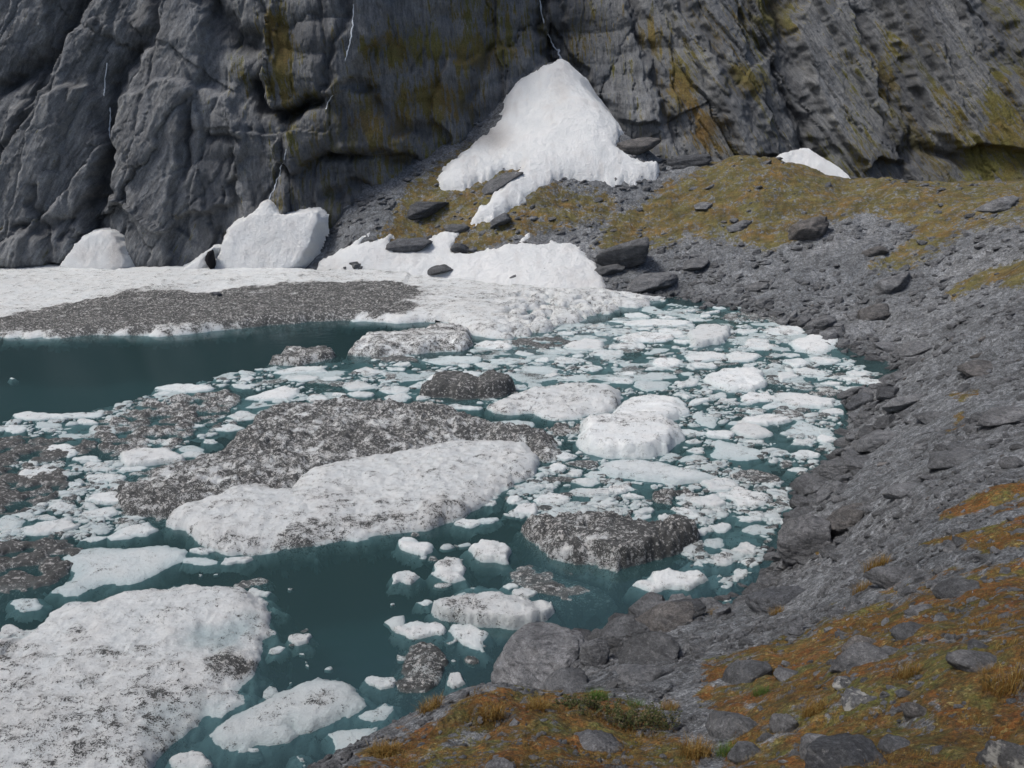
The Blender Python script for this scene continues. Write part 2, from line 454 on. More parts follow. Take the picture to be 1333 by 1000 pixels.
def tz_base(x, y):
    x = np.asarray(x, float); y = np.asarray(y, float); shp = x.shape
    xf = x.ravel(); yf = y.ravel(); out = WT[-3]+WT[-2]*xf+WT[-1]*yf
    for i in range(len(CT)):
        out = out+WT[i]*tps((xf-CT[i,0])**2+(yf-CT[i,1])**2)
    return np.clip(out, -5, 45).reshape(shp)
def tz(x, y):
    z = tz_base(x, y)
    z = z+.28*fbm(x*.16, y*.16, 3, 3)
    # tilted slabs and steps of the bedrock and blocky scree, long axis running up the slope
    a = x*.55+y*.83; b = x*.83-y*.55
    bw = sstep(.3, .62, .5+.5*gnoise(x*.09, y*.09, 21))
    far = sstep(25, 60, y)
    z = z+(facet(a*.42, b*.75, 5, 1.5, .5)-.55)*(.26+.15*far)*(.5+.8*bw)+(facet(a*1.1, b*1.9, 9, 1.5, .5)-.55)*.14
    return z
def hit(px, py, tmin=3.0, tmax=160.0):
    """first terrain point seen through a photo pixel"""
    u, dy, dz = ray(px, py)
    ts = np.geomspace(tmin, tmax, 900)
    g = tz(u*ts, dy*ts); r = CAMZ+dz*ts
    k = np.nonzero(r < g)[0]
    if not len(k): return None
    t = ts[k[0]]
    return float(u*t), float(dy*t), float(g[k[0]])

def moss_at(X, Y, Z):
    px, py = project(X, Y, Z)
    wx = px+26*fbm(X*.35, Y*.35, 71, 3)*sstep(60,15,Y)+12*fbm(X*.15,Y*.15,73,3); wy = py+18*fbm(X*.35+9, Y*.35, 72, 3)*sstep(60,15,Y)+8*fbm(X*.15+5,Y*.15,74,3)
    m = np.zeros_like(X)
    def add(poly, soft, v=1.0):
        nonlocal m
        m = np.maximum(m, v*sstep(-soft, soft, poly_sd(wx, wy, poly)))
    add([(898,890),(935,858),(1000,842),(1060,812),(1130,790),(1180,765),(1240,742),(1333,722),(1700,700),(1700,1500),(960,1500),(930,1000),(925,950)], 16, .70)
    add([(400,1100),(425,1000),(500,957),(560,918),(600,900),(700,893),(760,905),(850,922),(885,960),(915,1000),(930,1100)], 14, .70)
    add([(1212,665),(1260,643),(1500,590),(1500,625),(1280,662),(1230,678)], 7, .8)
    add([(1190,716),(1260,690),(1500,630),(1500,690),(1290,712),(1210,722)], 8, .8)
    add([(1020,724),(1050,718),(1065,732),(1030,736)], 5, .7)
    add([(1235,508),(1270,500),(1275,515),(1240,525)], 6, .6)
    add([(1215,560),(1260,540),(1265,550),(1225,572)], 6, .5)
    ridge = [(760,330),(815,265),(862,238),(960,180),(1020,180),(1110,215),(1200,210),(1600,190),(1600,290),(1333,262),(1270,295),(1215,335),(1150,352),(1120,345),(1185,300),(1120,285),
             (1060,305),(1010,332),(950,318),(900,312),(850,330),(800,345)]
    add(ridge, 16, .62); add([(1180,232),(1600,215),(1600,290),(1333,300),(1262,306),(1205,350),(1140,362),(1120,346),(1200,290)], 12, .55)
    add([(1225,385),(1290,345),(1600,290),(1600,345),(1300,380),(1240,398)], 10, .66)
    add([(480,330),(520,240),(600,180),(680,200),(740,240),(800,250),(820,300),(740,300),(640,330),(560,340)], 20, .6)
    beh = (px < -9000) | (px > 1650)
    m = np.where(beh, .5+.5*gnoise(X*.12, Y*.12, 77), m)
    return np.where(Z < .5, 0, m)

def build_terrain():
    th = np.concatenate([np.linspace(-100,-45,110)[:-1], np.linspace(-45,45,1150), np.linspace(45,110,200)[1:]])*math.pi/180
    r = np.concatenate([np.linspace(.6,4,25)[:-1], np.geomspace(4, 150, 980)])
    R, T = np.meshgrid(r, th, indexing='ij')
    X = R*np.sin(T); Y = R*np.cos(T)
    Z = tz(X, Y)
    moss = moss_at(X, Y, Z)
    near = sstep(55, 28, Y)
    nf = sstep(45, 15, R)
    Z = Z+.06*fbm(X*1.3, Y*1.3, 41, 4)*(1+.8*(1-nf))+(1-nf)*.10*(facet(X*1.3,Y*2.2,49,2,.35)-.5)+nf*(.02*(facet(X*2.6, Y*3.4, 43)-.4)+.02*facet(X*8, Y*9, 45))+.16*np.maximum(moss-.4,0)*nf*(fbm(X*2.2, Y*2.2, 47, 4)+.4)
    V = np.stack([X,Y,Z],-1).reshape(-1,3)
    me = mesh_from('moraine_slope', V, grid_faces(*X.shape)[:, ::-1], M_GROUND, {'moss': moss, 'near': near})
    return link('moraine_slope', me, 'grey moraine and scree slope with orange moss running round the lake', 'slope', kind='structure')
build_terrain()

# ------------------------------------------------------------------ cliff
BX = np.array([-150,-110,-80,-57,-46,-36,-27,-20,-12,-4,3,8,13,20,30,40,52,66,90,120,160.])
BY = np.array([ 70,  80, 86, 88, 88.5,88, 89, 90, 96.5,105,112,116.5,113.5,108.5,108,109,108,104,98,86,60.])
MOSSC = [(372,60,20,75,1,.2),(398,120,35,20,.7,0),(548,62,85,40,.95,.05),(620,68,66,30,1.,.1),(560,130,80,46,.9,.2),(500,165,66,46,.8,.15),(560,220,80,60,.8,0),(470,240,60,30,.6,0),
         (862,50,26,60,.7,.1),(885,110,36,60,.85,.2),(912,165,30,46,.8,.45),(965,105,44,30,.9,.1),(1010,20,34,34,.9,.1),(1150,95,30,90,.65,.1),(1280,150,44,64,.85,.1),(1220,70,70,30,.45,0),
         (245,292,42,30,.75,.1),(250,185,44,60,.55,.1),(200,140,40,30,.5,0),(1320,150,30,40,.7,0),(1200,170,60,40,.55,.1),(450,60,60,50,.4,.1),(940,30,30,50,.5,.2),(620,180,40,30,.4,.1),(790,40,50,40,.4,.2),(310,40,40,40,.4,0),(120,30,60,30,.25,0)]
GULL = [([(215,-40),(190,60),(150,110),(143,190),(125,330)],10,1.6),([(110,-20),(70,70),(0,120)],11,2.0),([(60,100),(20,170),(-20,230)],9,1.2),
        ([(262,-20),(300,50),(330,60)],14,2.2),([(700,-20),(704,30),(722,82)],9,2.4),([(1008,-20),(1015,60),(1030,120),(1052,190)],13,2.6),([(1040,190),(1060,205)],10,1.5),
        ([(880,-20),(930,80),(1000,200)],10,1.3),([(1260,-20),(1300,60),(1350,110)],26,3.2),([(1180,195),(1240,212)],13,2.0),([(430,205),(500,196),(530,210)],9,2.0),([(430,250),(470,245),(500,262)],8,1.6),
        ([(470,110),(520,160),(560,175)],9,1.4),([(150,240),(90,300)],6,.9),([(40,300),(100,280)],6,.9),([(60,240),(75,345)],5,.8),([(345,110),(352,140),(382,148),(405,132)],10,2.8),
        ([(460,-10),(440,90),(385,165),(350,265)],6,.8),([(640,70),(600,130),(620,180)],10,1.2),([(280,180),(320,190)],6,1.0),([(255,130),(250,220)],6,.8),([(820,-20),(850,90),(880,180)],9,1.2),([(1110,20),(1180,180)],8,1.1),([(960,-20),(1010,90)],10,1.3)]
SLABS = [([(372,-40),(350,60),(343,110),(356,138),(384,146),(412,128),(452,108),(500,60),(515,-40)],2.6),([(880,-30),(905,60),(935,160),(960,200),(1010,205),(985,120),(945,-30)],1.6),
         ([(1040,-30),(1030,60),(1062,150),(1110,215),(1170,205),(1130,100),(1085,-30)],2.0),([(1110,-30),(1200,160),(1240,190),(1340,200),(1340,90),(1240,-30)],2.4),
         ([(0,160),(60,110),(120,110),(135,200),(110,340),(0,345)],1.6),([(400,130),(440,110),(500,120),(540,190),(500,205),(430,200),(380,230),(365,190)],2.2),
         ([(150,120),(230,100),(300,120),(330,190),(300,260),(220,300),(160,260)],1.4),([(580,80),(680,60),(700,90),(640,170),(590,200),(560,150)],1.6),([(730,0),(800,-20),(850,80),(860,160),(800,150),(745,80)],1.4)]
def build_cliff():
    s = np.concatenate([np.arange(-150,-72,.6), np.arange(-72,85,.15), np.arange(85,160,.6)])
    zz = np.concatenate([np.arange(-3,1,.4), np.arange(1,36,.14), np.arange(36,74,.5)])
    Zg, Xg = np.meshgrid(zz, s, indexing='ij')
    base = np.interp(s, BX, BY)
    base = np.convolve(np.pad(base, 20, mode='edge'), np.ones(41)/41, 'valid')[None,:]
    lean = np.interp(s, [-150,-60,-20,8,40,80,160], [.22,.25,.30,.34,.50,.48,.4])[None,:]
    Yg = base+lean*np.maximum(Zg,0)
    px, py = project(Xg, Yg, Zg)
    wl = sstep(-25,-42,Xg); wr = sstep(14,30,Xg); wc = 1-wl-wr
    disp = 0*Xg; 
    for w, ang, sd in ((wl, 32, 100), (wc, -4, 200), (wr, -33, 300)):
        a_ = math.radians(ang); ca, sa = math.cos(a_), math.sin(a_)
        wxn = Xg+.8*fbm(Xg*.09, Zg*.09, sd+5, 3); wzn = Zg+1.2*fbm(Xg*.09+7, Zg*.09, sd+6, 3)
        al = wxn*sa+wzn*ca; ac = wxn*ca-wzn*sa
        d = .55*ridged(ac*.085, al*.03, sd, 1)+(.5 if sd == 300 else 1.4)*facet(ac*.17, al*(.03 if sd == 300 else .06), sd+11, 2.4, .22)
        jx = ac+.22*fbm(ac*1.1,al*.7,sd+51,4); jz = al+.5*fbm(Xg*.8+3,Zg*.8,sd+52,4)
        q = .3 if sd == 300 else .42
        e_ = .45 if sd == 300 else .8
        d = d+(.3 if sd == 300 else 1.0)*blocks(jx*.15, jz*.05*e_, sd+61, 1.8)+.7*q*blocks(jx*.40, jz*.12*e_, sd+21, 2.0)+.33*q*blocks(jx*1.0, jz*.30*e_, sd+31, 2.0)+.12*q*blocks(jx*2.4, jz*.8*e_, sd+41, 2.0)
        d = d+.30*ridged(ac*.7, al*.06, sd+71, 3)*(.55 if sd == 300 else .1)
        if sd == 300: d = d+1.5*(facet(ac*.16, al*.018, 371, 2.6, .2)-.5)+.7*(facet(ac*.42, al*.04, 372, 2.6, .2)-.5)-.5
        disp = disp+w*d
    # centre: broken horizontal ledges
    led = 1.3*(facet(Xg*.16+3, Zg*.42, 411, 1.4)-.4)*wc
    disp = disp+led
    disp = disp+.10*fbm(Xg*.6, Zg*.4, 61, 5)+.05*fbm(Xg*3, Zg*2.0, 62, 3)
    wpx = px+10*fbm(Xg*.25, Zg*.25, 91, 3); wpy = py+10*fbm(Xg*.25+4, Zg*.25, 92, 3)
    wet = 0*Xg
    # long straight joints: the wall steps in and out across them, dipping right in the right half and left in the left half
    rl = random.Random(77)
    jx_ = px+5*fbm(Xg*.12, Zg*.12, 191, 3)+1.2*fbm(Xg*1.6, Zg*1.0, 192, 3); jy_ = py
    for k in range(15):
        x0_ = 800+k*46+rl.uniform(-12,12); dx_ = rl.uniform(105,165); h = rl.uniform(.5,1.5)*(1 if k%2 else -1)
        sdl = (jx_-(x0_+(jy_+20)*dx_/235))
        fade = sstep(700, 900, jx_)
        disp = disp+h*fade*sstep(-2.5, 2.5, sdl)-.55*np.exp(-(sdl/2.6)**2)*fade
    for k in range(11):
        x0_ = -40+k*52+rl.uniform(-12,12); dx_ = -rl.uniform(60,130); h = rl.uniform(.4,1.2)*(1 if k%2 else -1)
        sdl = (jx_-(x0_+(jy_+20)*dx_/370)); fade = sstep(420, 250, jx_)
        disp = disp+h*fade*sstep(-2.5, 2.5, sdl)-.4*np.exp(-(sdl/2.6)**2)*fade
    disp = disp+.3*sstep(700,900,jx_)
    for pts, wd, dep in GULL:
        g = np.exp(-(line_d(wpx, wpy, pts)/wd)**2)
        disp = disp-dep*g; wet = np.maximum(wet, .75*g)  # gullies: damp rock plus recess shade painted into the colour
    for poly, h in SLABS:
        disp = disp+h*sstep(-3, 5, poly_sd(wpx, wpy, poly))
    moss = .24+.32*fbm(Xg*.07, Zg*.05, 95, 3)+.0*Xg; rust = 0*Xg
    for cx, cy, rx, ry, v, ru in MOSSC:
        g = np.exp(-(((wpx-cx)/rx)**2+((wpy-cy)/ry)**2)*.9)
        moss = np.maximum(moss, v*g*.72); rust = np.maximum(rust, g*ru)
    moss = moss*(1-.8*wl)
    wet = np.maximum(wet, .6*sstep(.25,.6,fbm(Xg*.12, Zg*.05, 97, 3)))
    low = sstep(2.0, -1.0, Zg)
    disp = (disp-1.6)*(1-.5*low)
    Yd = Yg-disp; Xd = Xg+.25*fbm(Xg*.5, Zg*.5, 98, 2)
    V = np.stack([Xd,Yd,Zg],-1).reshape(-1,3)
    me = mesh_from('cliff', V, grid_faces(*Xg.shape), M_CLIFF, {'moss': moss, 'rust': rust, 'wet': wet, 'dipl': wl, 'dipr': wr})
    link('cliff', me, 'dark grey rock wall with mossy streaks rising behind the lake', 'cliff', kind='structure')
    return V, grid_faces(*Xg.shape)
CV, CF = build_cliff()
cliff_bvh = BVHTree.FromPolygons([Vector(v) for v in CV.tolist()], CF.tolist())

# ------------------------------------------------------------------ water
def plane(name, x0, x1, y0, y1, z, mat, label, cat):
    me = mesh_from(name, [(x0,y0,z),(x1,y0,z),(x1,y1,z),(x0,y1,z)], [(0,1,2,3)], mat, smooth=False)
    return link(name, me, label, cat, kind='structure')
plane('lake_water', -150, 120, -40, 125, 0, M_WATER, 'still dark teal meltwater of the lake', 'water')
mb = NT('lake_bed_silt'); mb = mb.done(mb.bsdf(mb.mix(mb.noise(.2), tuple(q*.8 for q in DEEP), DEEP), .9, None, .1))
plane('lake_bed', -150, 120, -40, 125, -4.2, mb, 'murky silt under the lake', 'lake bed')

# ------------------------------------------------------------------ ice
RES_PX = 2.2
def wpoly(poly):
    out = []
    for q in poly:
        x, y = water_pt(*q); out.append((float(x), float(y)))
    return out

def ice_mesh(name, poly, H, kind, seed, res=None, dirtpolys=(), edge=None, rough=1.0, clearpolys=()):
    P = np.array(poly); mn = P.min(0); mx = P.max(0); size = mx-mn; small = float(min(size))
    cy = max((mn[1]+mx[1])/2, 12)
    if res is None: res = float(np.clip(cy*.0026, .055, .25))
    nmax = 420
    res = min(res, max(small/20, .03))
    res = max(res, float(max(size))/nmax)
    mg = min(1.0, .16*small+.15)
    xs = np.arange(mn[0]-mg, mx[0]+mg+res, res); ys = np.arange(mn[1]-mg, mx[1]+mg+res, res)
    X, Y = np.meshgrid(xs, ys)
    sd = poly_sd(X, Y, poly)
    amp = min(.45, .09*small) if small < 15 else .8
    if kind in ('debris','dark','subdark') and small > 1.2: amp *= (3.2 if kind == 'dark' and H <= .2 or H < .17 else 2.4)
    sd = sd+amp*fbm(X*.9/max(amp*4,.25)*.6, Y*.9/max(amp*4,.25)*.6, seed, 6, gain=.6)
    if kind in ('dark','debris') and H <= .2 and small > 1.5: sd = np.minimum(sd, .9*(gnoise(X*.75,Y*1.1,seed+51)+.5*gnoise(X*2,Y*2.8,seed+52)+.30))
    if small > 15:
        w_ = sstep(-16, 2, X)*sstep(84, 74, Y); sd0 = sd; sd = np.minimum(sd, (np.abs(gnoise(X*.30,Y*.5,seed+41)+.3*gnoise(X*1.1,Y*1.6,seed+42))-.13*w_)*5+(1-w_)*10); sd = np.where(sd0 > 0, np.maximum(sd, -.22), sd0)
    e = edge if edge else max(.05, min(.35, .085*small))
    prof = (1-np.exp(-np.maximum(sd, 0)/e)) if small > 5 else np.clip(sd/(e*1.3),0,1)**.55
    dome = np.clip(sd/(.5*small+1e-6), 0, 1)
    L = 1.0/max(small, .6); r0 = np.random.default_rng(seed); tx, ty = r0.uniform(-.5,.5,2)*(0 if small > 7 else 1)
    cxm, cym = (mn+mx)/2; tl = ((X-cxm)*tx*.8+(Y-cym)*ty)/max(small,.6)
    lump = fbm(X*2.2*L+5, Y*2.8*L, seed+3, 4)
    fa = facet(X*2.6*L, Y*3.0*L, seed+7, 2.0, .3)-.45
    fs = min(1.6, 1.0/L)
    loc = fbm(X*1.6, Y*2.0, seed+9, 4)
    grain = facet(X*2.6, Y*3.4, seed+12, 2, .4)-.45+.6*(facet(X*6.5, Y*7.5, seed+13, 2, .4)-.45)
    if kind in ('white','chunk'):
        z = H*prof*(.75+.06*dome+tl*1.5+.20*lump+(.8 if kind == 'chunk' else .35)*fa)+rough*prof*(.03*loc*min(1,H*3)+.015*grain)
        dirt = .06+.16*loc; clear = sstep(.25,.05,dome)*.35
        if kind == 'chunk' and small > 2: z = z+prof*(.10*loc+.07*grain)
    elif kind == 'dirty':
        z = H*prof*(.6+.25*dome+tl*1.2+.28*lump+.4*fa)+rough*prof*(.07*loc+.035*grain)
        dirt = .15+.22*lump+.2*loc; clear = 0*X
    elif kind == 'debris':
        z = H*prof*(.55+.45*dome+.45*lump+.3*fa)+prof*(.14*loc+.20*grain*min(1,small/2))
        dirt = .78+.24*loc-.22*grain+.16*lump; clear = 0*X
    elif kind == 'dark':
        z = H*prof*(.5+.6*dome+.45*lump+.3*fa)+prof*(.10*loc+.12*grain*min(1,small/2))
        dirt = .98+.25*loc; clear = 0*X
    elif kind == 'sub':      # ice lying just awash
        z = -.10+H*prof*(.35+.5*dome)+prof*(.12*lump+.05*loc)
        dirt = .12+.12*loc; clear = .25+.35*sstep(.1,-.3,lump)
    elif kind == 'subdark':
        z = -.10+H*prof*(.35+.5*dome)+prof*(.12*lump+.06*loc)
        dirt = .75+.2*loc; clear = .3+0*X
    else:                    # pale: smooth melted back
        z = H*prof*(.55+.25*dome+tl*1.1+.15*lump)+prof*.015*loc
        dirt = .05+.07*loc; clear = .30+.3*sstep(.5,.1,dome)
    if small < 6: z = np.minimum(z, H*1.15+.03*loc)
    for dp, v in dirtpolys:
        w = sstep(-.5, .9, poly_sd(X, Y, dp)+.9*fbm(X*.5, Y*.5, seed+20, 3))
        dirt = dirt*(1-w)+w*(v+.2*loc)
        z = z+w*prof*.10*grain*sstep(.4,.8,v)
    for dp, v in clearpolys:
        w = sstep(-.4, .8, poly_sd(X, Y, dp)+.7*fbm(X*.6, Y*.6, seed+22, 3)); clear = np.maximum(clear, w*v); z = z-w*.10
    out = sd < 0
    z = np.where(out, np.minimum(z, 0)+sd*(1.7 if kind not in ('pale','sub','subdark') else 1.1)*(1+.7*fbm(X*1.3,Y*1.3,seed+31,3))-.03, z-.04*(1-prof))
    V = np.stack([X,Y,z],-1).reshape(-1,3)
    keep = (z > -1.0).ravel() & (sd > -mg*.95).ravel()
    V, Fc, at = compact(V, grid_faces(*X.shape), keep, {'dirt': dirt.ravel(), 'clear': (clear+0*X).ravel()})
    # origin at the floe's own centre on the water line
    c = np.array([(mn[0]+mx[0])/2, (mn[1]+mx[1])/2, 0])
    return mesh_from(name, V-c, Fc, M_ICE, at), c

OCC = []   # occupied ellipses in photo pixels
def add_ice(name, poly_px, H, kind, seed, label, cat='ice floe', group=None, smooth=2, wide=None, **kw):
    p = chaikin(poly_px, smooth) if smooth else poly_px
    dp = [(wpoly(chaikin(q,1)), v) for q, v in kw.pop('dirt', [])]
    cp = [(wpoly(chaikin(q,1)), v) for q, v in kw.pop('clr', [])]
    me, c = ice_mesh(name, wpoly(p), H, kind, seed, dirtpolys=dp, clearpolys=cp, **kw)
    return link(name, me, label, cat, group, loc=c)

BIG = []
def big(poly, H, kind, label, **kw):
    BIG.append(poly)
    return add_ice(kw.pop('nm','ice_floe'), poly, H, kind, 500+len(BIG)*31, label, kw.pop('cat','ice floe'), **kw)

big([(-260,345),(-100,347),(100,349),(420,353),(500,360),(560,364),(690,379),(790,381),(835,385),(868,391),(850,396),(838,402),(806,401),(800,408),(775,411),(760,420),(725,421),(700,437),(645,443),(606,437),(618,427),(560,419),(520,420),(440,419),
     (390,421),(300,430),(180,438),(60,440),(-100,442),(-260,444)], .75, 'dirty', 'long white ice shelf along the cliff foot with a grey rubble-covered front edge', nm='ice_shelf', cat='ice shelf', edge=.35, smooth=1, res=.16,
    dirt=[([(-260,330),(500,350),(300,372),(170,388),(60,405),(-260,425)],.12),([(560,380),(800,378),(960,398),(900,420),(800,420),(640,446),(590,436),(600,420),(560,415)],.22),
          ([(-60,432),(60,410),(130,398),(190,388),(270,391),(330,382),(440,378),(520,377),(555,386),(535,404),(540,417),(440,420),(300,431),(100,440),(-60,441)],.80)])
big([(-140,900),(-60,850),(0,834),(52,818),(116,788),(160,772),(200,768),(236,763),(280,769),(332,775),(358,792),(356,816),(346,842),(330,870),(314,894),(318,910),(300,930),(256,954),(226,970),(204,996),(190,1040),(60,1120),(-120,1100)],
    .62, 'dirty', 'huge grey-white melting floe filling the bottom left corner', smooth=1, edge=.4, res=.06,
    dirt=[([(-100,860),(60,830),(150,850),(190,930),(150,990),(0,1010),(-150,1000)],.24),([(60,800),(200,765),(340,775),(330,850),(220,850),(120,850)],.08),([(180,900),(300,880),(310,915),(250,950),(190,990),(150,960)],.32),([(270,862),(312,858),(316,882),(280,884)],.8)],
    clr=[([(235,838),(330,812),(345,830),(310,860),(250,868)],.85),([(180,930),(300,905),(300,930),(220,968),(180,990)],.5)])
big([(210,680),(240,660),(280,653),(304,640),(348,631),(372,641),(400,622),(440,607),(500,596),(538,589),(598,580),(660,578),(690,578),(706,592),(704,612),(682,624),(651,641),(645,655),(610,673),(582,685),(530,692),(490,701),
     (450,708),(400,716),(340,721),(280,717),(258,708),(240,697),(216,691)], .75, 'dirty', 'long creamy white floe slanting across the middle below the rubble heap', smooth=1, edge=.35, res=.08,
    dirt=[([(400,625),(540,590),(690,580),(700,605),(640,640),(560,670),(400,665),(250,700),(220,680),(300,645)],.12),([(340,700),(520,672),(640,650),(600,680),(500,705),(340,722),(260,715)],.42)])
big([(165,652),(180,632),(185,612),(240,600),(275,592),(300,572),(325,552),(363,534),(400,529),(433,524),(499,524),(532,533),(565,531),(631,543),(680,557),(704,572),(720,590),(700,600),(680,584),(600,586),(540,592),(450,612),(400,628),(372,646),(340,638),(290,655),(230,664),(180,670)],
    .72, 'debris', 'wide dark gravel heap on ice behind the creamy white floe', smooth=1, edge=.5, res=.085)
big([(684,702),(688,690),(706,682),(770,680),(834,687),(874,692),(896,702),(880,722),(848,738),(812,748),(770,745),(728,744),(700,728)], .85, 'debris', 'dirty block mostly black with a white front edge, in open water right of centre', smooth=1,
    dirt=[([(684,706),(712,730),(770,738),(830,740),(812,755),(700,752)],.22),([(810,690),(900,690),(890,730),(820,740)],1.0)])
big([(256,960),(288,940),(348,916),(380,896),(422,881),(452,892),(482,906),(470,922),(432,944),(400,957),(376,942),(384,964),(344,968),(312,981),(280,980)], .42, 'pale', 'smooth white wedge of half-sunken ice beside the bottom left floe', smooth=1,
    dirt=[([(350,930),(420,905),(440,915),(380,940)],.32)])
big([(80,730),(112,716),(180,710),(240,715),(236,732),(192,756),(160,764),(128,760),(92,782),(60,776),(62,767),(100,752)], .20, 'pale', 'pale flat half-melted floe above the huge bottom left floe', smooth=1)
big([(640,530),(668,517),(720,505),(770,502),(806,508),(812,522),(795,536),(760,545),(720,548),(690,540),(650,541)], .62, 'dirty', 'broad dirty white floe right of the black rubble floe', smooth=1, dirt=[([(640,500),(815,500),(815,550),(640,550)],.17)])
big([(790,545),(800,528),(820,517),(860,514),(890,522),(897,535),(880,548),(850,556),(815,556)], .6, 'white', 'rounded white floe just behind the tall crumbly white berg', smooth=1)
big([(748,585),(752,566),(765,552),(790,546),(822,549),(852,548),(880,556),(898,570),(890,583),(862,594),(820,598),(780,598)], .72, 'chunk', 'tall crumbly white berg with pale green foot, right of centre', smooth=1, edge=.55, dirt=[([(750,545),(900,545),(900,575),(750,570)],.2)])
big([(776,606),(800,599),(836,600),(880,606),(920,617),(936,626),(900,630),(850,629),(810,624),(785,618)], .34, 'pale', 'long smooth turquoise-white floe below the tall crumbly berg', smooth=1)
big([(455,458),(480,443),(510,436),(560,433),(600,434),(622,445),(610,457),(560,462),(500,463)], .8, 'debris', 'low domed floe of brown-speckled ice at the edge of the open teal water', smooth=1, dirt=[([(440,425),(640,425),(640,470),(440,470)],.45)])
big([(342,474),(370,462),(405,456),(430,450),(446,462),(440,472),(400,476),(370,478)], .5, 'debris', 'small brown rubble floe at the tip of the pack in open water', smooth=1)
big([(545,512),(560,500),(590,496),(620,499),(640,494),(662,502),(668,514),(650,521),(600,522),(570,520)], .95, 'dark', 'jagged black rubble floe in the middle of the pack', smooth=1)
big([(560,800),(580,786),(640,778),(700,781),(722,792),(720,806),(690,818),(640,820),(600,812)], .5, 'chunk', 'white frosted slab floating just behind the big rounded shore boulder', smooth=1, dirt=[([(560,785),(650,785),(640,815),(570,810)],.45)])
big([(570,792),(590,768),(636,758),(662,776),(640,784),(600,792)], .16, 'sub', 'pale sunken ice tongue behind the white frosted slab', smooth=1)
big([(670,740),(700,738),(760,752),(790,770),(770,782),(738,794),(700,778),(676,760)], .26, 'subdark', 'brown-grey waterlogged floe below the dirty streaked block', smooth=1)
big([(522,868),(530,846),(556,838),(584,848),(588,868),(580,884),(552,899),(524,894)], .55, 'subdark', 'round dark grey clear-ice lump left of the big rounded boulder', smooth=1)
big([(120,560),(150,545),(190,528),(240,519),(300,502),(332,508),(330,530),(295,545),(262,566),(205,590),(150,590)], .16, 'debris', 'dark grey slush of gravel and ice left of the wide gravel heap', smooth=1)
big([(-60,612),(10,606),(70,628),(68,650),(30,664),(-60,668)], .2, 'dark', 'dark rubble floe at the left edge level with the creamy floe', smooth=1)
big([(-60,710),(20,704),(86,712),(96,742),(60,762),(-60,775)], .2, 'dark', 'dark slushy rubble patch at the left edge above the huge floe', smooth=1)
big([(-60,575),(60,568),(130,572),(130,588),(80,600),(-60,604)], .14, 'dark', 'low dark slush raft at the left edge among small floes', smooth=1)

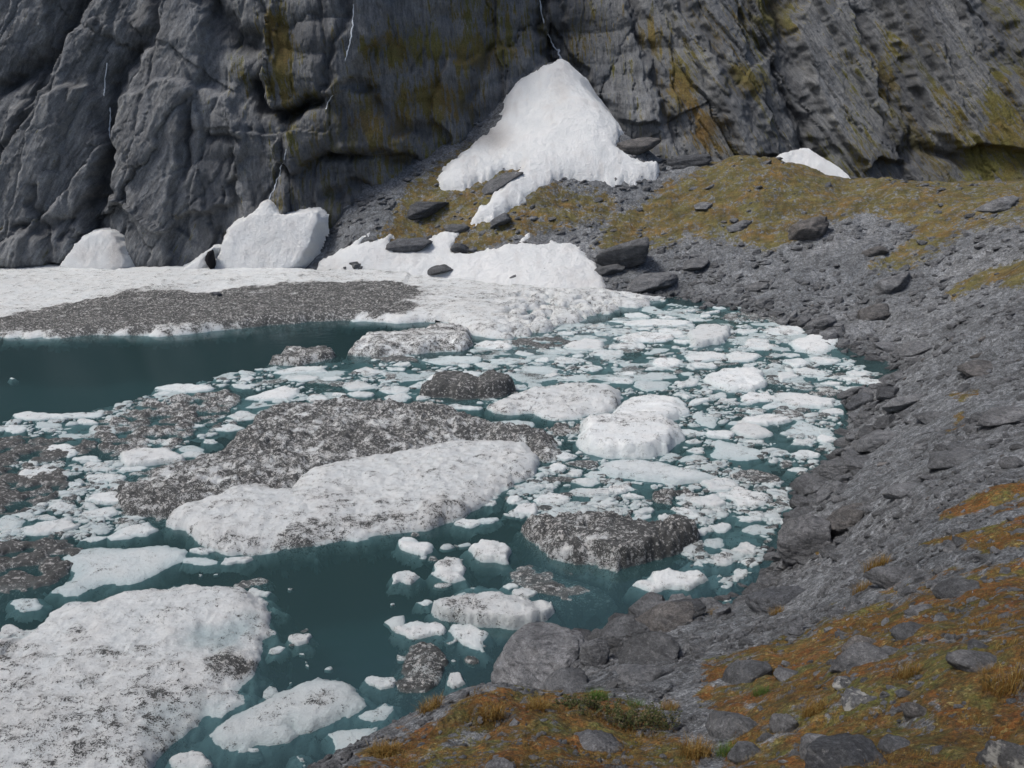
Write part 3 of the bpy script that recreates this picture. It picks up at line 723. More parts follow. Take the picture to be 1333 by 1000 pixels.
# hand listed floes: cx, cy, w, h, tilt, kind, height, look, (label or None)
FL = [
(864,473,46,14,0,'white',.5,'brightest small white floe alone in dark water right of centre'),
(925,437,66,32,0,'chunk',1.3,'upright berg with ribbed brown left face and blue-white right face'),
(984,449,48,16,0,'dirty',.4,'pinkish grey floe touching the ribbed upright berg'),
(1024,432,68,14,0,'dirty',.4,'flat dirty floe furthest towards the scree shore'),
(1057,452,74,26,4,'white',.7,'broad white floe nearest the right-hand scree bank'),
(1037,472,38,13,0,'white',.4,None),(1073,471,40,12,0,'white',.4,'white cake of ice beside the scree bank below the broad white floe'),
(971,465,54,16,0,'chunk',.4,None),(915,465,54,16,0,'white',.4,None),
(965,497,88,36,2,'chunk',1.0,'lumpy white berg with brown-stained hollow in the right of the pack'),
(1020,490,38,14,0,'white',.4,None),
(1133,497,80,12,-6,'dirty',.3,'long thin grey-white floe pointing into the rocky cove'),
(1112,507,48,9,0,'dirty',.25,'thin broken plate in front of the floe in the rocky cove'),
(1044,521,80,20,-4,'white',.6,'bright white flat-topped floe near the two cove rocks'),
(988,519,48,16,0,'dirty',.5,None),(1083,537,38,12,0,'white',.4,'small white floe against the dark cove rocks'),
(1057,545,50,15,-6,'sub',.2,None),(996,548,66,20,0,'white',.6,None),(984,562,62,22,-10,'white',.55,None),
(938,565,50,13,0,'white',.45,None),(918,548,44,18,-10,'pale',.3,None),(1050,560,66,24,-5,'pale',.35,None),(1047,576,36,11,0,'white',.3,None),
(1075,573,30,11,-8,'white',.4,'pointed white chip close to the right-hand slabs'),
(961,590,108,30,-8,'pale',.35,'flat pale floe half awash right of the turquoise-white floe'),
(1057,602,18,8,0,'white',.2,None),(1040,612,34,8,0,'white',.2,None),(902,576,26,8,0,'white',.25,None),(905,587,30,9,0,'white',.25,None),
(933,631,60,18,0,'white',.5,None),(975,622,78,17,-8,'debris',.35,'scatter of brown gravelly ice right of the turquoise-white floe'),
(976,650,74,30,-6,'dirty',.55,'grubby white floe off the pale slabs of the right shore'),
(1014,645,18,11,0,'white',.25,None),(876,645,68,24,0,'debris',.5,'gravel-strewn floe behind the pointed white floe'),
(839,440,76,16,0,'dirty',.45,None),(793,460,44,13,0,'white',.3,None),(818,452,53,10,0,'dirty',.3,None),(763,449,60,20,0,'white',.5,None),
(856,490,56,14,0,'pale',.3,None),(852,503,54,16,0,'pale',.35,None),(810,478,66,12,0,'sub',.2,None),(849,421,124,11,0,'white',.4,'long narrow white floe just off the ice shelf'),
(985,414,100,11,-3,'debris',.3,'grey gravelly ice band against the scree shore'),(1077,511,50,13,0,'debris',.3,None),(1024,540,40,11,0,'debris',.3,None),
(644,450,54,15,0,'dirty',.45,None),(707,447,94,17,3,'dark',.4,'low dark gravel floe just off the ice shelf'),(515,467,64,8,0,'dark',.3,'thin dark rubble strip below the brown-speckled dome'),
(604,488,60,12,0,'white',.3,None),(585,470,80,14,0,'pale',.3,None),(466,503,52,13,0,'white',.35,None),(474,514,46,10,0,'white',.3,None),(518,509,50,12,0,'white',.3,None),
(416,520,36,13,0,'white',.35,None),(443,521,20,8,0,'white',.25,None),(608,531,52,8,-4,'white',.25,'thin white floe in the dark lead below the black rubble floe'),
(674,552,66,15,-4,'pale',.3,None),(733,560,86,22,0,'debris',.5,'brown gravel floe between the broad dirty floe and the tall crumbly berg'),
(722,577,22,7,0,'white',.2,None),(733,595,36,13,0,'white',.35,None),(725,611,30,12,0,'white',.35,None),(750,616,24,11,0,'white',.3,None),
(760,604,48,10,0,'debris',.25,None),(726,625,56,10,0,'debris',.25,None),(687,637,42,17,0,'pale',.35,None),(717,634,18,8,0,'white',.25,None),
(763,628,46,12,0,'white',.3,None),(806,637,42,15,0,'dirty',.35,None),(766,642,62,14,0,'white',.35,None),(669,651,22,11,0,'white',.3,None),
(683,665,40,19,0,'white',.5,'clean white rounded floe near the right tip of the creamy floe'),(720,651,60,17,0,'white',.4,None),(730,670,60,20,0,'pale',.3,None),(784,657,60,12,0,'white',.35,None),
(642,718,62,32,-8,'chunk',.9,'clean white angular chunk left of the black-streaked block'),
(682,773,40,13,-3,'white',.35,'small white floe above the white frosted slab'),(664,764,20,8,0,'white',.2,None),
(586,744,56,30,0,'dirty',.6,'grimy grey lump of ice left of the clean white chunk'),(540,712,54,28,0,'chunk',.6,'cluster of frosty white lumps below the tip of the creamy floe'),
(526,751,40,20,0,'dirty',.45,'dirty frosted lump alone in open water'),(554,785,22,8,0,'white',.15,None),(548,821,70,26,0,'dirty',.4,'flat mottled floe left of the big rounded boulder'),
(608,830,56,32,-20,'chunk',.3,'broken white pieces touching the big rounded boulder'),(592,886,28,20,0,'chunk',.4,'bright white cube of ice beside the dark grey lump'),
(495,889,44,17,0,'white',.3,'flat white oval floe right of the smooth white wedge'),(492,930,46,24,10,'pale',.25,None),(460,960,66,34,15,'pale',.3,'white floe cut off by the mossy knoll'),
(244,994,78,30,0,'white',.4,'white slab at the bottom edge under the huge floe'),(390,990,24,18,0,'sub',.25,None),(328,976,20,7,0,'white',.15,None),
(390,833,38,17,8,'dirty',.35,'small brown-topped lump off the right side of the huge floe'),(362,846,26,12,15,'white',.15,None),(338,773,30,13,0,'white',.3,None),(330,759,56,12,10,'debris',.2,'thin dirty sliver between the huge floe and open water'),
(306,730,44,11,6,'white',.3,'white sliver under the left half of the creamy floe'),(262,731,46,14,0,'pale',.2,None),(262,718,32,9,0,'white',.3,None),
(84,800,64,20,22,'white',.5,'tilted white slab against the top edge of the huge floe'),(32,788,46,22,0,'pale',.3,'dim pale lump left of the tilted slab'),(14,826,38,20,10,'chunk',.5,'white chunk at the left edge touching the huge floe'),
(62,690,78,22,6,'white',.4,None),(14,686,50,28,8,'pale',.4,None),(132,668,60,16,8,'white',.35,None),(174,692,78,20,8,'white',.35,'white floe touching the left tip of the creamy floe'),(122,702,36,7,8,'white',.15,None),
(138,649,66,19,0,'white',.5,'bright white floe left of the gravel heap'),(192,654,44,16,25,'chunk',.4,None),(276,644,32,17,0,'pale',.4,None),(60,675,30,9,0,'white',.25,None),
(198,598,82,27,4,'chunk',.8,'largest white chunk among the slush on the left'),(247,585,36,15,0,'pale',.2,None),(254,592,42,9,4,'white',.25,None),(134,560,44,15,0,'pale',.5,'beige domed floe in the dark slush on the left'),
(82,587,60,17,0,'white',.4,None),(114,598,40,8,0,'white',.2,None),(127,608,44,12,0,'dirty',.3,None),(175,611,36,8,5,'white',.2,None),(50,617,84,22,5,'dirty',.4,None),(142,623,62,12,0,'dirty',.3,None),
(53,543,78,11,2,'white',.35,'long white floe on the left edge of the open teal water'),(106,541,66,8,3,'white',.25,None),(60,554,46,11,0,'pale',.25,None),(20,559,42,12,0,'white',.25,None),
(244,506,78,11,0,'white',.35,'long white floe bordering the open teal water'),(363,515,78,22,4,'white',.5,'broad white floe right of the dark slush, below the open water'),(356,536,50,11,5,'pale',.25,None),
(393,531,30,7,0,'white',.2,None),(389,482,78,10,6,'white',.3,None),(389,493,58,11,0,'white',.3,None),(318,503,38,7,0,'white',.2,None),(244,555,42,7,0,'white',.2,None),(295,558,42,11,5,'white',.25,None),
(274,575,22,8,0,'white',.2,None),(320,568,22,8,0,'dirty',.25,None),(16,493,8,2,0,'white',.1,'tiny lone ice speck in the open teal water'),
(920,655,58,18,0,'white',.55,'pointed white floe like a tent, off the right shore'),(892,668,46,14,-15,'dirty',.35,None),(866,684,66,11,0,'white',.3,None),(938,688,34,13,0,'white',.3,None),
(910,693,36,8,-4,'white',.25,None),(978,676,42,8,0,'white',.2,None),(1010,678,26,10,-8,'white',.25,None),(990,691,48,18,0,'pale',.2,None),(930,706,36,18,10,'pale',.25,None),
(970,716,44,18,0,'white',.45,'squarish white floe close to the mossy-topped shore rock'),(942,729,40,18,-12,'dirty',.4,None),(976,733,28,10,-15,'white',.25,None),(906,734,36,16,0,'sub',.2,None),
(964,748,26,16,30,'dirty',.3,None),(870,758,86,32,8,'chunk',.65,'large white floe between the black-streaked block and the shore'),(934,751,24,11,0,'sub',.15,None),(944,764,14,5,0,'white',.12,None),
(947,781,12,5,0,'white',.12,'tiny ice button touching the shore pebbles'),(1022,659,34,17,10,'pale',.2,None),(1018,642,16,9,0,'white',.2,None),
(410,484,30,7,0,'white',.2,None),(660,470,60,9,0,'pale',.2,None),(700,482,70,11,0,'pale',.25,None),(740,470,50,9,0,'white',.25,None),(690,497,60,8,0,'sub',.2,None),(750,492,60,10,0,'pale',.25,None),
(610,683,38,12,0,'white',.3,None),(626,680,50,9,6,'pale',.3,None),(636,655,22,8,0,'white',.2,None),
]
LANDM = [(864,473,'the brightest small floe'),(925,437,'the ribbed upright berg'),(965,497,'the lumpy brown-stained berg'),(1044,521,'the flat-topped floe'),(1057,452,'the broad floe by the scree'),
 (820,571,'the tall crumbly berg'),(850,614,'the turquoise-white floe'),(961,590,'the flat pale floe'),(725,525,'the broad dirty floe'),(605,507,'the black rubble floe'),(542,447,'the brown-speckled dome'),
 (395,466,'the small brown rubble floe'),(363,515,'the broad floe below open water'),(500,560,'the wide gravel heap'),(198,598,'the largest chunk in the slush'),(134,560,'the beige domed floe'),(53,543,'the long left-edge floe'),
 (138,649,'the bright floe beside the gravel'),(174,692,'the creamy floe tip'),(160,735,'the half-melted flat floe'),(200,850,'the huge bottom left floe'),(370,930,'the half-sunken wedge'),(642,718,'the clean angular chunk'),
 (792,714,'the black-streaked block'),(870,758,'the large white floe by shore'),(970,716,'the squarish white floe'),(920,655,'the tent-shaped floe'),(976,650,'the grubby floe off slabs'),(733,560,'the brown gravel floe'),
 (683,665,'the clean rounded floe'),(648,799,'the white frosted slab'),(548,821,'the flat mottled floe'),(849,421,'the narrow shelf-edge floe'),(707,447,'the low dark gravel floe'),(586,744,'the grimy grey lump')]
LOOK = {'white':'white ice floe','chunk':'broken white ice block','dirty':'grimy grey-white floe','debris':'gravel-covered floe','dark':'dark rubble floe','sub':'sunken pale floe','subdark':'sunken dark floe','pale':'smooth pale blue-white floe'}
def size_word(w): return 'tiny' if w < 24 else 'small' if w < 45 else 'medium' if w < 62 else 'wide'
def rel_label(cx, cy, w, kind):
    best = sorted(LANDM, key=lambda l: (l[0]-cx)**2+((l[1]-cy)*2.2)**2)
    l = next(q for q in best if (q[0]-cx)**2+(q[1]-cy)**2 > 60)
    dx, dy = cx-l[0], (cy-l[1])*2.2
    if abs(dx) > 2*abs(dy): r = 'right of' if dx > 0 else 'left of'
    elif abs(dy) > 2*abs(dx): r = 'in front of' if dy > 0 else 'behind'
    else: r = ('front right of' if dx > 0 else 'front left of') if dy > 0 else ('behind and right of' if dx > 0 else 'behind and left of')
    return f"{size_word(w)} {LOOK[kind]} {r} {l[2]}"
def outline(cx, cy, w, h, tilt, sd, n=13, jag=.46):
    r_ = random.Random(sd); n = r_.randint(7,12); w *= 1.12; a0 = r_.random()*6.28; t_ = math.radians(tilt); pts = []
    for i in range(n):
        a = a0+i*2*math.pi/n+r_.uniform(-.16,.16); k = 1-jag*r_.random()
        c, s = math.cos(a), math.sin(a)
        k *= 1.06
        x = c*w/2*k; y = s*h/2*k
        pts.append((cx+x*math.cos(t_)+y*math.sin(t_), cy-x*math.sin(t_)+y*math.cos(t_)))
    return pts
used = {}
ORD = ['','second ','third ','fourth ','fifth ']
for i, (cx,cy,w,h,tilt,kind,H,lab) in enumerate(FL):
    if lab is None:
        l0 = rel_label(cx,cy,w,kind); n_ = used.get(l0, 0); used[l0] = n_+1
        lab = l0 if n_ == 0 else (ORD[n_]+l0)
    OCC.append((cx,cy,w,h))
    add_ice('ice_floe', outline(cx,cy,w,h*1.12,tilt,1000+i), H*.32, kind, 2000+i*13, lab, 'ice floe', 'floes drifting on the lake', smooth=(0 if i%3 else 1))

# smaller pieces filling the pack: individuals that only their region tells apart
PACK = [(0,548),(100,535),(200,512),(260,498),(340,478),(450,470),(520,462),(600,462),(640,440),(655,444),(712,436),(745,424),(800,414),(820,404),(870,394),(940,398),(1000,413),(1055,434),(1100,462),(1150,488),(1100,505),(1095,540),(1085,590),(1030,640),(1010,690),(985,745),(950,765),
        (900,748),(885,700),(840,682),(720,682),(650,672),(650,645),(715,605),(722,580),(700,556),(640,528),(560,524),(440,518),(350,532),(300,560),(180,605),(165,650),(190,680),(110,705),(0,705)]
def free(cx, cy, w, h, slack):
    for (a,b,c,d) in OCC:
        if ((cx-a)/(w/2+c/2))**2+((cy-b)/(h/2+d/2))**2 < slack: return False
    return True
BIGP = [np.array(b) for b in BIG]
def outside_big(cx, cy, m=3):
    for b in BIG:
        if poly_sd(np.array([cx]), np.array([cy]), b)[0] > -m: return False
    return True
REG = [(lambda x,y: x < 420 and y < 600, 'bit of white ice in the loose drift along the left open water','loose ice along the left open water'),
       (lambda x,y: x < 420, 'bit of white ice among the slush at the left side','ice bits in the left slush'),
       (lambda x,y: y < 500 and x < 800, 'ice piece in the tight pack between shelf and black rubble floe','tight pack below the ice shelf'),
       (lambda x,y: y < 530, 'ice piece in the tight pack off the scree bank','tight pack off the scree bank'),
       (lambda x,y: x < 840, 'ice piece in the loose pack right of the creamy floe','loose pack right of the creamy floe'),
       (lambda x,y: True, 'ice piece in the loose drift along the right shore slabs','loose drift along the right shore')]
rr = random.Random(5); cnt = 0; tries = 0
while cnt < 110 and tries < 9000:
    tries += 1
    cx = rr.uniform(0,1150); cy = 400+300*rr.random()**1.3
    if poly_sd(np.array([cx]), np.array([cy]), PACK)[0] < 3: continue
    k_ = .3+.7*(cy-400)/300
    w = rr.uniform(20,52)*(.75+.35*k_)*(1 if tries < 3000 else .6); h = w*(.16+.24*k_)*rr.uniform(.8,1.15)
    if not free(cx,cy,w,h,.62): continue
    if not outside_big(cx,cy,h*.35): continue
    OCC.append((cx,cy,w,h)); cnt += 1
    kind = rr.choice(['white','white','white','pale','sub','dirty','chunk'])
    _, lab, grp = next(r for r in REG if r[0](cx,cy))
    add_ice('ice_floe', outline(cx,cy,w,h,rr.uniform(-8,10),3000+cnt), rr.uniform(.12,.45)*.28, kind, 4000+cnt*7, lab, 'ice floe', grp, smooth=0)

# brash: thousands of crumbs nobody could count
def brash():
    VV = []; FF = []; DD = []; CC = []; off = 0
    r_ = np.random.default_rng(11)
    base_n = 7
    zones = [(PACK, 12000, 0), ([(500,690),(640,680),(700,740),(900,760),(980,770),(860,800),(780,800),(760,790),(640,850),(560,905),(500,880),(500,700)], 90, 1),
             ([(200,740),(380,740),(420,860),(520,940),(420,1000),(280,1000)], 50, 1), ([(545,424),(800,415),(960,412),(1040,430),(700,445),(560,440)], 500, 0)]
    for poly, N, kd in zones:
        P = np.array(poly); mn = P.min(0); mx = P.max(0)
        qx = r_.uniform(mn[0],mx[0],N*3); qy = r_.uniform(mn[1],mx[1],N*3)
        wx, wy = water_pt(qx, qy)
        ok = (poly_sd(qx,qy,poly) > 2) & ((fbm(wx*.35, wy*.35, 8, 3) > (-.12 if kd == 0 else .1)))
        for b in BIG: ok &= poly_sd(qx,qy,b) < -1
        wx = wx[ok][:N]; wy = wy[ok][:N]
        for x, y in zip(wx, wy):
            s = float(np.clip(r_.lognormal(-1.95,.6), .04, .6)); dark = r_.random() < .24
            a0 = r_.uniform(0,6.28); el = r_.uniform(.35,.8); ra = r_.normal(.1,.5); hh = min(.09, s*r_.uniform(.08,.35))
            ang = a0+np.arange(base_n)*2*math.pi/base_n
            rad = s*r_.uniform(.5,1.15,base_n)
            ex = np.cos(ang)*rad; ey = np.sin(ang)*rad*el
            bx = ex*math.cos(ra)-ey*math.sin(ra); by = ex*math.sin(ra)+ey*math.cos(ra)
            ring0 = np.stack([x+bx*1.15, y+by*1.15, np.full(base_n,-.12)],-1)
            ring1 = np.stack([x+bx, y+by, hh*.35*r_.uniform(.4,1.4,base_n)],-1)
            ring2 = np.stack([x+bx*.85, y+by*.85, hh*r_.uniform(.7,1.2,base_n)],-1)
            top = np.array([[x+bx[0]*.2, y+by[0]*.2, hh*1.1]])
            VV.append(np.concatenate([ring0,ring1,ring2,top]))
            i = np.arange(base_n); j = (i+1)%base_n
            FF.append(off+np.concatenate([np.stack([i,j,j+7],-1),np.stack([i,j+7,i+7],-1),np.stack([i+7,j+7,j+14],-1),np.stack([i+7,j+14,i+14],-1),np.stack([i+14,j+14,np.full(7,21)],-1)]))
            DD.append(np.full(22, (.75 if dark else r_.uniform(0,.3)))); CC.append(np.full(22, r_.uniform(0,.5)))
            off += 22
    me = mesh_from('brash_ice', np.concatenate(VV), np.concatenate(FF), M_ICE, {'dirt': np.concatenate(DD), 'clear': np.concatenate(CC)})
    link('brash_ice', me, 'crumbs of white and dirty ice floating between the floes', 'brash ice', kind='stuff')
brash()

def slush():
    P = np.array(wpoly(PACK)); mn = P.min(0); mx = P.max(0)
    X, Y = np.meshgrid(np.arange(mn[0],mx[0],.14), np.arange(mn[1],mx[1],.14))
    sd = poly_sd(X,Y,[tuple(q) for q in P])+1.2*fbm(X*.3,Y*.3,901,3)
    dens = sstep(40,58,Y)
    f = fbm(X*.28,Y*.42,902,5)+.5*(facet(X*.9,Y*1.3,903,2,.5)-.45)
    z = -.30+.20*dens+.30*f
    z = np.minimum(z, .035+.02*fbm(X*3,Y*3,904,2))
    V = np.stack([X,Y,z],-1).reshape(-1,3)
    d = .15+.45*sstep(.1,.5,fbm(X*.16,Y*.3,905,3))+.15*fbm(X*2,Y*2,906,3)
    V,Fc,at = compact(V, grid_faces(*X.shape), ((sd > 0)&(z > -.42)).ravel(), {'dirt': d.ravel(), 'clear': np.full(X.size,.45)})
    link('slush', mesh_from('slush', V, Fc, M_ICE, at), 'thin waterlogged slush awash between the floes', 'slush', kind='stuff')
slush()

# ------------------------------------------------------------------ snow
def snow_ground(poly, label, thick, dirt, seed, holes=(), res=.16, far=160):
    """snow lying on the terrain, outline found where the photo's lines of sight meet the slope"""
    pp = []
    for a, b in chaikin(poly, 1):
        h_ = hit(a, b, 40, far)
        if h_: pp.append((h_[0], h_[1]))
    P = np.array(pp); mn = P.min(0)-1; mx = P.max(0)+1
    X, Y = np.meshgrid(np.arange(mn[0],mx[0],res), np.arange(mn[1],mx[1],res))
    sd = poly_sd(X,Y,pp)+.42*fbm(X*.55,Y*.55,seed,6,gain=.62)
    g = tz(X,Y); gb = tz_base(X,Y)
    prof = 1-np.exp(-np.maximum(sd,0)/.6)
    z = np.maximum(g, gb+.1)*(1-prof)+(gb+.25)*prof+prof*thick*(1+.35*fbm(X*.18,Y*.18,seed+1,3))+.10*fbm(X*.9,Y*1.2,seed+2,5)*prof+.06*(ridged(X*.5+Y*.12,Y*.08,seed+8,2)-1)*prof
    z = np.where(sd < 0, g-.15+sd*.8, np.maximum(z, g+.05))
    d = .12+.25*fbm(X*.15,Y*.12,seed+4,3)+.22*fbm(X*.9,Y*.16,seed+5,4)
    px, py = project(X,Y,z)
    for cx,cy,rx,ry,v in dirt: d = np.maximum(d, v*np.exp(-((px-cx)/rx)**2-((py-cy)/ry)**2))
    V = np.stack([X,Y,z],-1).reshape(-1,3)
    V,Fc,at = compact(V, grid_faces(*X.shape), (sd > -.6).ravel(), {'dirt': d.ravel()})
    c = np.array([P[:,0].mean(), P[:,1].mean(), float(V[:,2].min())])
    return link('snow_patch', mesh_from('snow_patch', V-c, Fc, M_SNOW, at), label, 'snow patch', loc=c)

def snow_plane(poly, label, y0, slope, thick, seed, dirt=(), res=.13, yaw=0.0):
    """snow banked on a tilted bed: base line y0 at z=0, rising at `slope` degrees"""
    sl = math.radians(slope); T = np.array([0, math.cos(sl), math.sin(sl)]); N = np.array([0, -math.sin(sl), math.cos(sl)])
    pp = []
    for a, b in chaikin(poly, 1):
        u, dy, dz = ray(a, b)
        # origin (0,0,CAMZ)+t*d on plane through (0,y0,0) normal N (yaw tilts the base line)
        Nn = N+np.array([yaw,0,0]); num = Nn.dot(np.array([0,y0,0])-np.array([0,0,CAMZ])); t = num/Nn.dot(np.array([float(u),float(dy),float(dz)]))
        q = np.array([float(u)*t, float(dy)*t, CAMZ+float(dz)*t]); pp.append((q[0], (q-np.array([0,y0,0])).dot(T)))
    P = np.array(pp); mn = P.min(0)-.8; mx = P.max(0)+.8
    A, B = np.meshgrid(np.arange(mn[0],mx[0],res), np.arange(mn[1],mx[1],res))
    sd = poly_sd(A,B,pp)+.13*fbm(A*1.1,B*1.1,seed,6,gain=.62)
    prof = 1-np.exp(-np.maximum(sd,0)/.22)
    h = prof*thick*(.8+.3*fbm(A*.25,B*.2,seed+1,3))+prof*(.07*fbm(A*1.1,B*.6,seed+2,4)+.03*(facet(A*.8,B*.8,seed+3)-.4))
    h = np.where(sd < 0, sd*2.2-.1, h)
    V = np.array([0,y0,0])+A[...,None]*np.array([1,0,0])+B[...,None]*T+h[...,None]*N
    V[...,1] -= yaw*A/ max(math.sin(sl),.3) * -1
    px, py = project(V[...,0],V[...,1],V[...,2])
    d = .14+.25*fbm(A*.3,B*.3,seed+4,4)
    for cx,cy,rx,ry,v in dirt: d = np.maximum(d, v*np.exp(-((px-cx)/rx)**2-((py-cy)/ry)**2))
    Vf,Fc,at = compact(V.reshape(-1,3), grid_faces(*A.shape), (sd > -1.0).ravel(), {'dirt': d.ravel()})
    c = np.array([P[:,0].mean(), y0, 0])
    return link('snow_patch', mesh_from('snow_patch', Vf-c, Fc, M_SNOW, at), label, 'snow patch', loc=c)

snow_ground([(732,80),(745,92),(762,108),(776,132),(800,150),(822,168),(806,176),(802,190),(812,202),(840,214),(860,222),(858,234),(820,242),(790,242),(765,236),(738,231),(716,237),(700,249),(682,262),(662,277),(642,289),(612,296),(618,280),(636,264),(652,250),(668,234),
             (680,222),(660,222),(640,232),(620,240),(600,250),(580,248),(566,238),(580,222),(602,202),(622,188),(640,172),(655,150),(656,118),(676,108),(700,94),(720,84)],
            'great cone of snow spreading down below the cleft in the middle of the cliff', .95, [(640,180,30,22,.75),(730,110,20,30,.5),(735,140,40,16,.35)], 801, res=.16)
snow_ground([(408,352),(440,332),(462,316),(483,300),(478,312),(462,326),(490,318),(512,304),(508,320),(520,334),(545,324),(570,308),(594,302),(596,312),(584,330),(610,334),(640,326),(665,322),(684,306),(692,304),(686,320),(720,318),(752,320),(768,334),(778,352),(798,380),(740,384),(640,374),(560,368),(490,362),(430,358)],
            'ragged low snow tongues draping onto the ice shelf below the boulder field', .42, [(430,345,40,20,.5),(750,360,40,20,.4),(500,340,40,30,.35)], 811, res=.14)
snow_plane([(270,356),(283,334),(291,314),(298,296),(314,286),(332,276),(345,260),(352,266),(362,280),(378,280),(392,276),(408,275),(416,283),(408,302),(403,318),(394,336),(378,354),(340,356)],
           'tall snow fin standing on the ice shelf against the left cliff', 85.7, 70, .25, 821, [(340,310,60,40,.3)])
snow_plane([(232,353),(250,342),(272,325),(281,322),(270,332),(268,352),(250,356)], 'small blue-white snow wedge beside the black hole left of the snow fin', 85.5, 68, .3, 823)
snow_plane([(74,350),(84,336),(100,316),(112,304),(138,298),(150,306),(158,322),(164,340),(160,354),(110,356)], 'small grey snow cone at the far left foot of the cliff', 85.9, 67, .3, 825, [(150,330,14,30,.7),(110,330,30,20,.35)])
snow_plane([(1012,208),(1014,200),(1030,197),(1050,192),(1062,200),(1085,214),(1102,226),(1112,238),(1090,246),(1040,240),(1010,232)], 'small snow remnant peeping over the mossy moraine crest on the right', 92, 42, .5, 827)

# ------------------------------------------------------------------ rocks
import bmesh
def ico(sub):
    bm = bmesh.new(); bmesh.ops.create_icosphere(bm, subdivisions=sub, radius=1)
    V = np.array([v.co[:] for v in bm.verts]); Fc = np.array([[v.index for v in f.verts] for f in bm.faces]); bm.free()
    return V/np.linalg.norm(V,axis=1)[:,None], Fc
ICO = {k: ico(k) for k in (1,2,3,4,5)}
def rock_shape(sub, seed, planes=13, sharp=45, round_=0.0):
    V, Fc = ICO[sub]; r_ = np.random.default_rng(seed)
    n = r_.normal(size=(planes,3)); n /= np.linalg.norm(n,axis=1)[:,None]
    d = r_.uniform(.62,1.0,planes)
    dots = V@n.T
    q = np.where(dots > .05, dots/d, 0)
    rad = 1/((q**sharp).sum(1)**(1/sharp)+1e-6); rad = np.clip(rad, .3, 1.35)
    rad = rad*(1-round_*.8)+round_*.8
    P = V*rad[:,None]
    nz = .05*fbm(P[:,0]*2.2+P[:,2]*1.7+seed, P[:,1]*2.2-P[:,2]*1.3, seed, 4)
    if sub >= 4:
        # foliation: thin parallel ledges
        s = (P@np.array([.25,.35,.9]))*7; nz = nz+.012*np.abs((s%1)-.5)+.03*fbm(P[:,0]*5,P[:,1]*5+P[:,2]*6,seed+3,4)+.05*blocks(P[:,0]*1.6+P[:,1]*.5,P[:,2]*3+P[:,1]*1.2,seed+9,1.2,.1,.5)
        nz = nz+.045*(facet(P[:,0]*1.9+seed, P[:,1]*1.9+P[:,2]*2.3, seed+5, 2, .35)-.4)
    return P*(1+nz)[:,None], Fc
def hull(seed, n=18):
    r_ = np.random.default_rng(seed); bm = bmesh.new()
    q = r_.normal(size=(n,3)); q /= np.linalg.norm(q,axis=1)[:,None]; q *= r_.uniform(.8,1.05,n)[:,None]
    q = np.clip(q, [-.85,-.8,-.75], [.9,.8,.8])
    for a in q: bm.verts.new(a)
    bmesh.ops.convex_hull(bm, input=list(bm.verts)); bmesh.ops.triangulate(bm, faces=list(bm.faces))
    lo = [v for v in bm.verts if not v.link_faces]
    for v in lo: bm.verts.remove(v)
    bm.verts.index_update()
    V = np.array([v.co[:] for v in bm.verts]); Fc = np.array([[v.index for v in f.verts] for f in bm.faces]); bm.free()
    return V, Fc
def rotm(rx, ry, rz):
    cx,sx,cy,sy,cz,sz = math.cos(rx),math.sin(rx),math.cos(ry),math.sin(ry),math.cos(rz),math.sin(rz)
    return np.array([[cz,-sz,0],[sz,cz,0],[0,0,1]])@np.array([[cy,0,sy],[0,1,0],[-sy,0,cy]])@np.array([[1,0,0],[0,cx,-sx],[0,sx,cx]])

ROCCS = []
def boulder(px, py, w, h, label, seed, mat=None, az=None, dip=.25, depthf=.8, round_=.15, sub=4, group=None, sink=.3, dist=None, t_at=None):
    if px > 900 and py < 740 and mat is not M_ROCKP: w, h, sink = w*.82, h*.82, .6
    """photo pixel box of the stone -> stone sitting on the ground there"""
    base = (px, py+h*.42)
    g = hit(*base) if t_at is None else at_t(base[0], base[1], t_at)
    if g is None: return None
    if g[2] < 0.0:
        x, y = water_pt(*base); g = (float(x), float(y), 0.0)
    x, y, z = g
    D = math.sqrt(x*x+y*y+(CAMZ-z)**2)
    W = w*D/F/2*1.04; Hh = h*D/F/2
    el = math.atan2(CAMZ-z, math.hypot(x,y))
    dep = W*depthf
    Hz = max((Hh-dep*math.sin(el)*.55)/max(math.cos(el),.4), W*.32)*1.05
    P, Fc = rock_shape(sub, seed, round_=round_)
    P = P*np.array([W, dep, Hz])
    yaw = math.atan2(-x, y) + (az if az is not None else 0)
    P = P@rotm(0, -dip if az is None else 0, yaw).T
    gz = z
    if py > 760 and px > 900 or py > 940: sink = 1.45; Hz *= 1.35; P = P*np.array([1,1,1.35])
    me = mesh_from('boulder', P, Fc, mat or M_ROCK)
    ROCCS.append((px,py,w,h))
    return link('boulder', me, label, 'rock', group, loc=(x, y+dep*.25, gz+Hz*(1-2*sink*.5)*.55))
